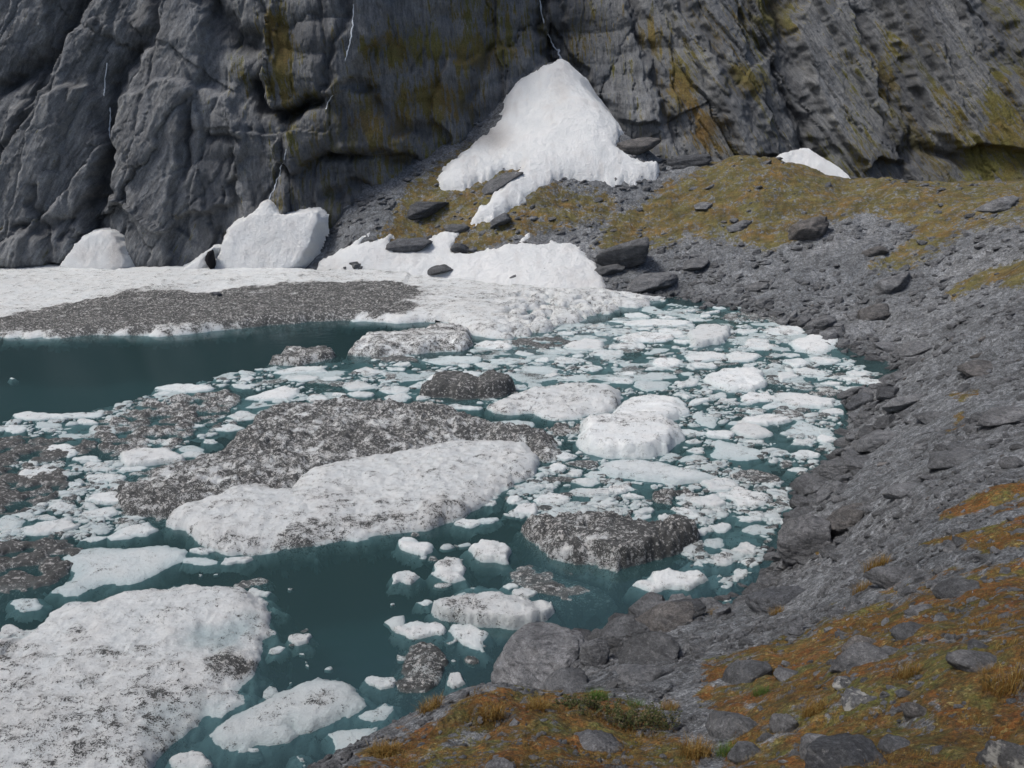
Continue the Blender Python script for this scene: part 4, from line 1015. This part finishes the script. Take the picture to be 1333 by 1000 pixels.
BO = [
(706,850,142,74,'large rounded grey boulder at the water edge right of bottom centre',.5,.25,'P'),
(862,800,76,44,'pinkish grey leaning boulder on the shore right of the large rounded one',.4,.45,'B'),
(888,790,48,28,'dark-topped rounded stone behind the pinkish leaning boulder',.5,.2,'D'),
(812,826,62,44,'narrow upright slab wedged between the two shore boulders',.2,.6,'N'),
(838,856,70,20,'long low bedrock slab below the pinkish boulder',.25,.4,'N'),
(735,884,54,26,'flat grey block at the right foot of the large rounded boulder',.3,.1,'N'),
(742,867,22,11,'small stone between the flat block and the large rounded boulder',.5,.1,'N'),
(773,848,34,42,'squat stone leaning on the right side of the large rounded boulder',.3,.1,'N'),
(1020,770,80,42,'dark undercut boulder on the shore bank with moss behind it',.4,.15,'D'),
(1104,668,62,50,'pointed brown-grey boulder alone on the bare scree',.25,.4,'B'),
(810,328,84,42,'great dark angular block just right of the ragged snow tongues',.15,.35,'N'),
(850,366,64,24,'low dark slab under the great angular block at the ice edge',.2,.3,'N'),
(786,352,40,18,'wedge-shaped stone in front of the great angular block',.2,.2,'N'),
(1126,516,40,30,'left one of the two dark pointed rocks at the cove mouth',.1,.3,'D'),
(1156,512,32,24,'right one of the two dark pointed rocks at the cove mouth',.1,.5,'D'),
(1068,418,60,26,'dark slanting slab at the waterline of the scree bank',.15,.4,'N'),
(1194,453,50,24,'grey block above the cove mouth',.2,.4,'N'),
(1278,480,54,18,'flat table-like slab on the scree with moss on its edge',.2,.1,'B'),
(1052,298,64,34,'purple-grey slab set in moss below the moraine crest',.2,.45,'B'),
(1162,368,54,32,'leaning dark slab high on the scree bank',.1,.5,'N'),
(1136,404,44,30,'brown-grey block below the leaning dark slab',.2,.3,'B'),
(1321,602,34,24,'rounded stone at the right edge halfway up the photo',.5,.1,'N'),
(1325,582,20,14,'smaller stone on top of the rounded one at the right edge',.5,.1,'N'),
(1312,972,52,66,'white-lichened rock in the bottom right corner',.1,.2,'L'),
(958,936,64,46,'blue-grey boulder half sunk in moss by the path',.35,.1,'N'),
(1026,936,30,34,'upright stone in moss right of the blue-grey boulder',.2,.1,'P'),
(1000,957,20,16,'little pale stone between blue-grey boulder and upright stone',.3,.1,'P'),
(974,980,44,18,'flat stone at the bottom edge below the blue-grey boulder',.3,.1,'N'),
(1104,990,92,26,'long dark stone lying at the bottom edge',.2,.1,'D'),
(1066,972,44,32,'mottled stone behind the long dark stone',.2,.2,'P'),
(1172,968,36,22,'grey stone in moss right of the long dark stone',.3,.1,'N'),
(1122,908,46,13,'flat whitish stone bedded in orange moss',.2,.1,'L'),
(1102,887,26,12,'small white stone uphill of the flat whitish one',.2,.1,'L'),
(1132,857,72,18,'long mossy outcrop ridge in the middle of the moss slope',.2,.35,'P'),
(1196,922,32,24,'brownish stone right of the flat whitish stone',.3,.1,'B'),
(1280,862,50,15,'low grey stone towards the right edge of the moss slope',.2,.1,'P'),
(1204,793,30,14,'pale stone topping the upper moss slope',.2,.1,'P'),
(1190,816,38,26,'dark grey stone just below the pale stone on the moss slope',.2,.1,'N'),
(970,876,60,20,'long grey stone at the lower left rim of the moss slope',.2,.3,'N'),
(1028,876,34,12,'thin plate of stone right of the long rim stone',.2,.1,'P'),
(1126,836,40,24,'brown rounded stone nestled in orange moss',.5,.1,'B'),
(1256,768,42,13,'purple-grey slab at the upper edge of the moss slope',.2,.2,'N'),
(1168,748,54,24,'pale pink slab on bare scree above the moss slope',.2,.35,'P'),
(1092,726,20,11,'small round blue-grey stone below the pointed boulder',.6,.1,'N'),
(1056,628,60,28,'smooth slabs stepping into the water below the right shore',.3,.35,'N'),
(1048,700,72,60,'pale smooth bedrock ramp dipping into the lake on the right',.3,.45,'P'),
(1092,606,70,28,'ribbed slab at the waterline between cove rocks and smooth slabs',.2,.45,'N'),
(1140,570,74,34,'layered slab above the right-hand waterline',.2,.45,'N'),
(1180,520,60,26,'long slab behind the cove rocks',.2,.4,'N'),
(1240,600,60,18,'thin tilted plate on the open scree',.2,.35,'N'),
(1312,540,60,24,'pale wide slab at the right edge above the rounded stone',.2,.3,'P'),
(770,968,60,20,'flat grey stone on top of the mossy knoll',.2,.1,'P'),
(650,994,34,22,'stone at the bottom edge on the mossy knoll',.3,.1,'P'),
(872,846,30,16,'small dark overhung rock by the path',.2,.2,'D'),
(840,880,56,18,'dark stone slab where the path meets the knoll',.2,.2,'N'),
(630,770,1,1,None,0,0,''),
(536,316,58,24,'dark block between two of the snow tongues',.15,.2,'D'),
(548,270,54,24,'flat-topped block on the slope left below the snow cone',.15,.2,'D'),
(592,296,30,14,'blocky stone left of the snow cone tail',.2,.2,'N'),
(650,286,34,12,'dark slanting block beside the snow cone tail',.15,.5,'D'),
(648,240,50,16,'mossy rock island in the lower edge of the snow cone',.2,.45,'N'),
(828,188,50,24,'mossy boulder notched into the right side of the snow cone',.3,.1,'B'),
(894,208,50,22,'dark rock between snow cone and mossy crest',.2,.2,'D'),
(574,352,38,10,'black stone poking from the snow tongues at the shelf edge',.2,.1,'D'),
(598,322,24,16,'black stone inside the snow tongues',.2,.1,'D'),
(274,338,11,26,'black narrow plug painted as the shade of the hole beside the snow fin',.2,.1,'K'),
(281,384,10,5,'single dark stone lying on the ice shelf',.2,.1,'D'),
(1140,326,40,16,'brownish slab in the upper scree',.2,.4,'B'),(1300,270,54,14,'dark slab near the crest at the right edge',.15,.35,'N'),
(960,295,34,14,'grey stone on the moss below the crest hump',.2,.3,'N'),(915,268,30,12,'stone on the left flank of the crest hump',.2,.3,'N'),
(1210,540,40,16,'stone plate beside a moss tuft on the scree',.2,.3,'N'),(1178,640,50,16,'low ledge right of the smooth shore slabs',.2,.4,'N'),
(905,345,50,14,'dark ledge above the scree shore near the shelf end',.2,.3,'N'),(985,375,40,12,'low stone above the scree shore',.2,.3,'N'),
]
MK = {'N':M_ROCK,'B':M_ROCKB,'P':M_ROCKP,'L':M_ROCKL,'D':M_ROCKD,'K':M_ROCKD}
for i,(px,py,w,h,lab,rnd,dip,mk) in enumerate(BO):
    if not lab: continue
    D_ = 5 if w > 60 and py > 600 else 4
    kw = {}
    if mk == 'K':
        g = at_y(px, py, 85.6)
        P, Fc = rock_shape(3, 77); me = mesh_from('boulder', P*np.array([.5,.5,1.35]), Fc, m_plain('hole_shade_black',(.006,.006,.008),.6))  # black body added in the snow gap to stand for the hole's shade
        link('boulder', me, lab, 'rock', loc=g); continue
    if lab.startswith('single dark stone'):
        x, y = water_pt(px, py, .8); P, Fc = rock_shape(3, 78); me = mesh_from('boulder', P*np.array([.45,.4,.3]), Fc, M_ROCKD)
        link('boulder', me, lab, 'rock', loc=(float(x),float(y),.85)); continue
    boulder(px,py,w,h,lab,9000+i*7,MK[mk],dip=dip,round_=rnd,sub=D_,**kw)

# countable stones of the slope, told apart only by the stretch of ground they lie on
SCR = [([(1110,470),(1200,380),(1333,330),(1333,480),(1333,620),(1180,700),(1050,760),(1010,740),(1040,690),(1060,640),(1110,590),(1120,520),(1190,500)],85,(7,19),'grey stone shard on the open scree above the right shore','stone shards on the open scree'),
       ([(820,385),(820,350),(900,330),(1000,330),(1150,350),(1220,380),(1140,460),(1060,425),(960,395)],40,(5,12),'dark stone at the foot of the scree bank behind the ice pack','stones at the foot of the far scree bank'),
       ([(900,320),(960,260),(1110,280),(1250,290),(1333,300),(1200,350),(1000,340)],15,(5,10),'stone on the upper mossy bank below the crest','stones on the upper mossy bank'),
       ([(440,350),(520,250),(600,250),(700,260),(830,260),(860,310),(780,330),(690,305),(560,310),(500,340)],70,(5,18),'dark block of the boulder field between the snow cone and snow tongues','blocks of the boulder field between snows'),
       ([(920,880),(1060,820),(1200,770),(1333,740),(1333,1000),(960,1000)],52,(6,20),'small grey stone lying in the orange moss slope','small stones in the orange moss slope'),
       ([(520,960),(640,900),(840,930),(900,1000),(480,1000)],14,(8,18),'small grey stone on the mossy knoll','small stones on the mossy knoll'),
       ([(700,890),(790,840),(900,800),(1000,760),(1100,750),(1040,820),(920,850),(870,910),(880,980),(840,920)],22,(7,18),'pebble-grey stone along the worn path to the shore','stones along the worn path')]
rr = random.Random(21)
protos = [hull(500+i, 20+i) for i in range(14)]
pmesh = [mesh_from('stone', p[0], p[1], M_ROCK if i % 4 else (M_ROCKB if i % 8 else M_ROCKP), smooth=False) for i, p in enumerate(protos)]
for poly, N, (s0,s1), lab, grp in SCR:
    P = np.array(poly); k = 0; tr = 0
    while k < N and tr < N*30:
        tr += 1
        a = rr.uniform(P[:,0].min(),P[:,0].max()); b = rr.uniform(P[:,1].min(),P[:,1].max())
        if poly_sd(np.array([a]),np.array([b]),poly)[0] < 0: continue
        w = s0+(s1-s0)*rr.random()**2.2
        if any(abs(a-q[0]) < (w+q[2])*.45 and abs(b-q[1]) < (w*.5+q[3])*.5 for q in ROCCS): continue
        g = hit(a,b)
        if g is None or g[2] < -.1: continue
        D = math.sqrt(g[0]**2+g[1]**2+(CAMZ-g[2])**2); W = w*D/F/2
        o = link('stone', pmesh[rr.randrange(14)], lab, 'stone', grp, loc=(g[0],g[1],g[2]+W*.12))
        o.scale = (W*1.05, W*rr.uniform(.5,.8), W*rr.uniform(.28,.55))
        o.rotation_euler = (rr.uniform(-.2,.2), -rr.uniform(.05,.5), rr.uniform(-.4,1.0)); k += 1

def joined_rocks(name, pts, sizes, sub, label, seed, flat=(.3,.6)):
    r_ = np.random.default_rng(seed); pr = [hull(seed+i, 11+sub*3) for i in range(12)]
    VV=[]; FF=[]; TT=[]; off=0
    for (x,y,z), s in zip(pts, sizes):
        P, Fc = pr[r_.integers(12)]
        R = rotm(r_.uniform(-.4,.4), -r_.uniform(-.1,.6), r_.uniform(-.5,1.1))
        Q = (P*np.array([s, s*r_.uniform(.45,.85), s*r_.uniform(*flat)]))@R.T+np.array([x,y,z+s*.08])
        VV.append(Q); FF.append(Fc+off); TT.append(np.full(len(Q), r_.random())); off += len(Q)
    me = mesh_from(name, np.concatenate(VV), np.concatenate(FF), M_ROCK, {'tint': np.concatenate(TT)}, smooth=False)
    return link(name, me, label, 'scree', kind='stuff')

def scatter_scree():
    r_ = np.random.default_rng(33); pts=[]; sz=[]
    # sample by polar area so near and far ground both get stones
    N = 100000
    th = r_.uniform(-50,55,N)*math.pi/180; R = np.exp(r_.uniform(math.log(6), math.log(115), N))
    x = R*np.sin(th); y = R*np.cos(th); z = tz(x,y)
    m = moss_at(x,y,z)
    cl = fbm(x*.2,y*.2,55,3)
    keep = (z > -.15) & (r_.random(N) < np.where(m > .45, np.where(y < 30, .30, .10), .8)*np.clip(.55+cl,.1,1))
    x,y,z,R = x[keep],y[keep],z[keep],R[keep]
    s = np.clip(r_.lognormal(-5.55,.55,len(x))*R, .02, .75)
    return list(zip(x,y,z)), s
pts, sz = scatter_scree()
joined_rocks('scree', pts, sz, 1, 'loose grey scree and gravel covering the slopes', 1200)

# waterline rubble along the shore
def shore_rubble():
    r_ = random.Random(9); P=[]; Sz=[]
    sp = [water_pt(*q) for q in SHORE]
    for (a,b),(c,d) in zip(sp[:-1],sp[1:]):
        L = math.hypot(c-a,d-b)
        for _ in range(int(L*11)):
            t = r_.random(); x = a+(c-a)*t+r_.gauss(0,.9)+.5; y = b+(d-b)*t+r_.gauss(0,.9)
            z = float(tz(np.array([x]),np.array([y]))[0])
            if z < -.5: continue
            P.append((x,y,max(z,-.05))); Sz.append(min(1.1, max(.12, r_.lognormvariate(-1.15,.55))))
    joined_rocks('shore_rubble', P, Sz, 2, 'angular rubble lining the waterline', 1500, (.35,.7))
shore_rubble()

# ------------------------------------------------------------------ plants
def blades(name, P, Hs, mat, label, cat, seed, width=.05, lean=.6, kind=None, per=1, origin=None, tintr=(0,1)):
    r_ = np.random.default_rng(seed); n = len(P)*per
    base = np.repeat(np.asarray(P,float), per, 0); h = np.repeat(np.asarray(Hs,float), per)*r_.uniform(.6,1.15,n)
    a = r_.uniform(0,6.283,n); ln = r_.uniform(.1,lean,n)
    dx = np.cos(a); dy = np.sin(a)
    base = base+np.stack([dx,dy,0*dx],-1)*(h*.25*r_.random(n))[:,None]
    w = h*width
    sx = -dy*w; sy = dx*w
    v0 = base+np.stack([sx,sy,0*w],-1); v1 = base-np.stack([sx,sy,0*w],-1)
    mid = base+np.stack([dx*h*ln*.35, dy*h*ln*.35, h*.62],-1)
    v2 = mid-np.stack([sx,sy,0*w],-1)*.7; v3 = mid+np.stack([sx,sy,0*w],-1)*.7
    v4 = base+np.stack([dx*h*ln, dy*h*ln, h*(1-.35*ln)],-1)
    V = np.stack([v0,v1,v2,v3,v4],1).reshape(-1,3)
    i = np.arange(n)*5
    Fc = np.concatenate([np.stack([i,i+1,i+2],-1),np.stack([i,i+2,i+3],-1),np.stack([i+3,i+2,i+4],-1)])
    tint = np.repeat(np.repeat(r_.uniform(*tintr,len(P)),per)*.6+.4*r_.uniform(*tintr,n), 5)
    if origin is not None: V = V-np.array(origin)
    me = mesh_from(name, V, Fc, mat, {'tint': tint}, smooth=False)
    return link(name, me, label, cat, kind=kind, loc=origin)

def ground_points(poly, N, seed, mth=.4):
    r_ = np.random.default_rng(seed); P = np.array(poly)
    qx = r_.uniform(P[:,0].min(),P[:,0].max(),N*2); qy = r_.uniform(P[:,1].min(),P[:,1].max(),N*2)
    return qx, qy
def near_grass():
    r_ = np.random.default_rng(44); N = 330000
    th = r_.uniform(-25,42,N)*math.pi/180; R = r_.uniform(6.5, 30, N)
    x = R*np.sin(th); y = R*np.cos(th); z = tz(x,y); m = moss_at(x,y,z)
    cl = fbm(x*.8,y*.8,58,3)
    keep = (m > .5) & (r_.random(N) < np.clip(.6+1.1*cl,0.08,1))
    x,y,z = x[keep],y[keep],z[keep]; cl = cl[keep]
    H = .035+.06*np.clip(cl+.3,0,1)
    blades('grass', np.stack([x,y,z+.01],-1), H, M_GRASS, 'short rusty and yellow alpine grass growing through the moss', 'grass', 45, .028, .9, kind='stuff')
near_grass()

def tuft(px, py, size, n, mat, label, nm='grass_tuft', cat='grass tuft', seed=0, width=.013, lean=.9, tint=(0,1), group=None):
    g = hit(px,py)
    if g is None: return
    r_ = np.random.default_rng(seed+int(px)); D = math.sqrt(g[0]**2+g[1]**2+(CAMZ-g[2])**2); S_ = size*D/F
    a = r_.uniform(0,6.28,n); r = np.sqrt(r_.random(n))*S_*.5
    x = g[0]+np.cos(a)*r*1.3; y = g[1]+np.sin(a)*r; z = tz(x,y)
    o = blades(nm, np.stack([x,y,z],-1), np.full(n, S_*.75), mat, label, cat, seed, width, lean, origin=(g[0],g[1],g[2]), tintr=tint)
    if group: o['group'] = group
for i,(px,py,s,mk,lab) in enumerate([(990,905,22,'G','bright green grass tuft beside the long rim stone'),(946,984,26,'G','bright green tuft at the foot of the path below the blue-grey boulder'),
    (778,912,26,'G','fresh green herb patch at the back of the mossy knoll'),(826,922,22,'G','green sprig patch right of the herb patch on the knoll'),(1285,880,20,'Y','olive tuft near the right edge of the moss slope'),
    (560,925,30,'Y','yellow-green grass tuft on the left shoulder of the knoll'),(640,935,34,'Y','tall dry grass tuft in the middle of the knoll'),(500,985,34,'Y','yellow grass tuft at the bottom left of the knoll'),
    (700,925,30,'Y','straw-coloured tuft left of the dark shrub'),(1120,770,22,'Y','straw tuft on bare scree beneath the pink slab'),(1010,800,18,'Y','thin pale tuft on the scree behind the moss slope'),
    (905,985,40,'Y','pale dry grass tuft between knoll and path'),(1140,740,26,'Y','greyish tuft of dead stems uphill of the pink slab'),(930,800,14,'Y','tiny tuft beside the path near the undercut boulder'),
    (1060,930,28,'Y','yellow tuft in the moss right of the upright stone'),(1180,880,26,'Y','pale green tuft in the centre of the moss slope'),(1310,900,46,'Y','dense olive grass clump above the lichened corner rock'),
    (870,925,24,'Y','reddish dry tuft at the right end of the knoll')]):
    tuft(px,py,s*.7,480 if s > 24 else 260, M_GREEN if mk == 'G' else M_GRASS, lab, seed=600+i, tint=(0,1) if mk == 'G' else (.1,.95))
def shrub(px, py, size, label, seed):
    g = hit(px,py); r_ = np.random.default_rng(seed); D = math.sqrt(g[0]**2+g[1]**2+(CAMZ-g[2])**2); S_ = size*D/F
    V=[];Fc=[];T=[];off=0; SV=[];SF=[];so=0
    for s in range(46):
        a = r_.uniform(0,6.28); rr_ = S_*.5*math.sqrt(r_.random()); x0 = g[0]+math.cos(a)*rr_*1.5; y0 = g[1]+math.sin(a)*rr_; z0 = float(tz(np.array([x0]),np.array([y0]))[0])
        L = S_*r_.uniform(.3,.55); d = np.array([r_.uniform(-.5,.5),r_.uniform(-.5,.5),1.]); d /= np.linalg.norm(d)
        p0 = np.array([x0,y0,z0]); p1 = p0+d*L; w = .006
        q = np.array([p0+[w,0,0],p0+[-w*.5,w,0],p0+[-w*.5,-w,0],p1]); SV.append(q); SF += [(so,so+1,so+3),(so+1,so+2,so+3),(so+2,so,so+3)]; so += 4
        for l in range(34):
            t = r_.uniform(.15,1); c = p0+d*L*t; b = r_.normal(size=3); b[2] = abs(b[2])*.6; b /= np.linalg.norm(b); sd_ = np.cross(b,[.1,.2,1]); sd_ /= np.linalg.norm(sd_)+1e-6
            ll = .045*r_.uniform(.6,1.3); V += [c, c+b*ll*.5+sd_*ll*.25, c+b*ll, c+b*ll*.5-sd_*ll*.25]; Fc.append((off,off+1,off+2,off+3)); T += [r_.random()**1.5]*4; off += 4
    c = np.array(g)
    root = bpy.data.objects.new('shrub', None); COL.objects.link(root); root.location = g; root['label'] = label; root['category'] = 'shrub'
    link('foliage', mesh_from('foliage', np.array(V)-c, Fc, M_SHRUB, {'tint':T}, smooth=False), parent=root)
    link('stem', mesh_from('stem', np.concatenate(SV)-c, SF, M_ROCKB, smooth=False), parent=root)
shrub(808,938,62,'dark green spiky shrub on the mossy knoll',70)
shrub(838,948,54,'brown-purple heathy shrub right of the dark green one on the knoll',71)
shrub(755,922,34,'low olive shrub at the back of the knoll behind the boulder',72)

# ------------------------------------------------------------------ waterfalls
def fall(path, wd, label, seed, n=34):
    r_ = random.Random(seed); pts = []
    seg = []
    for i in range(n):
        t = i/(n-1)*(len(path)-1); k = min(int(t), len(path)-2); f = t-k
        seg.append((path[k][0]*(1-f)+path[k+1][0]*f+r_.uniform(-1,1), path[k][1]*(1-f)+path[k+1][1]*f))
    for a, b in seg:
        u, dy, dz = ray(a,b); d = Vector((float(u),float(dy),float(dz))).normalized()
        hp, nn, ix, ds = cliff_bvh.ray_cast(Vector((0,0,CAMZ)), d)
        if hp is None: continue
        pts.append(np.array(hp[:]))
    pts = np.array(pts); pts[:,1] = np.minimum.accumulate(pts[:,1]*1.0) if False else np.convolve(np.pad(pts[:,1],2,mode='edge'),np.ones(5)/5,'valid')
    V=[]; Fc=[]
    for i,p in enumerate(pts):
        w = wd*r_.uniform(.35,1.3)
        V += [p+[-w,-.22,0], p+[0,-.22-w*.6,0], p+[w,-.22,0]]
        if i: a=(i-1)*3; Fc += [(a,a+1,a+4,a+3),(a+1,a+2,a+5,a+4)]
    c = pts[-1]
    link('waterfall', mesh_from('waterfall', np.array(V)-c, Fc, M_FALL), label, 'waterfall', loc=c)
fall([(700,-6),(706,22),(712,40),(718,56),(725,66)], .13, 'upper thread of waterfall in the cleft above the snow cone', 1, 16)
fall([(726,64),(729,74),(731,84)], .2, 'short white spout pouring onto the tip of the snow cone', 2, 9)
fall([(461,6),(460,30),(455,60),(449,80)], .07, 'thin waterfall thread near the top left of centre', 3, 20)
fall([(434,124),(428,134),(424,142)], .06, 'tiny trickle high above the snow fin', 4, 8)
fall([(373,194),(368,215),(360,240),(350,262)], .06, 'faint trickle running down to the point of the snow fin', 5, 20)
fall([(140,82),(138,110),(136,125)], .07, 'upper thread of the left gully waterfall', 6, 12)
fall([(145,140),(145,158),(144,180)], .09, 'lower thread of the left gully waterfall', 7, 12)

# ------------------------------------------------------------------ light, camera
SUN_EL, SUN_AZ = math.radians(60), math.radians(-104)     # azimuth from +Y, negative = left of view
w = bpy.data.worlds.new('World'); S.world = w; w.use_nodes = True
nt = w.node_tree; bg = nt.nodes['Background']; bg.inputs['Strength'].default_value = .155
sky = nt.nodes.new('ShaderNodeTexSky'); sky.sky_type = 'NISHITA'; sky.sun_disc = False
sky.sun_elevation = SUN_EL; sky.sun_rotation = SUN_AZ; sky.air_density = 1.0; sky.dust_density = 4.0; sky.ozone_density = 1.0
nt.links.new(sky.outputs[0], bg.inputs['Color'])
sl = bpy.data.lights.new('sun', 'SUN'); sl.energy = 2.75; sl.angle = math.radians(13); sl.color = (1,.965,.92)
so = bpy.data.objects.new('sun', sl); COL.objects.link(so)
dv = Vector((math.sin(SUN_AZ)*math.cos(SUN_EL), math.cos(SUN_AZ)*math.cos(SUN_EL), math.sin(SUN_EL)))
so.rotation_euler = dv.to_track_quat('Z','Y').to_euler()
cam = bpy.data.cameras.new('camera'); cam.sensor_width = 36; cam.lens = F/PW*36; cam.clip_end = 1000; cam.clip_start = .1
co = bpy.data.objects.new('camera', cam); COL.objects.link(co); co.location = (0,0,CAMZ); co.rotation_euler = (math.radians(90)-PITCH,0,0)
S.camera = co
S.view_settings.view_transform = 'Standard'; S.view_settings.look = 'None'; S.view_settings.exposure = 0; S.view_settings.gamma = 1
S.cycles.max_bounces = 6; S.cycles.transparent_max_bounces = 12
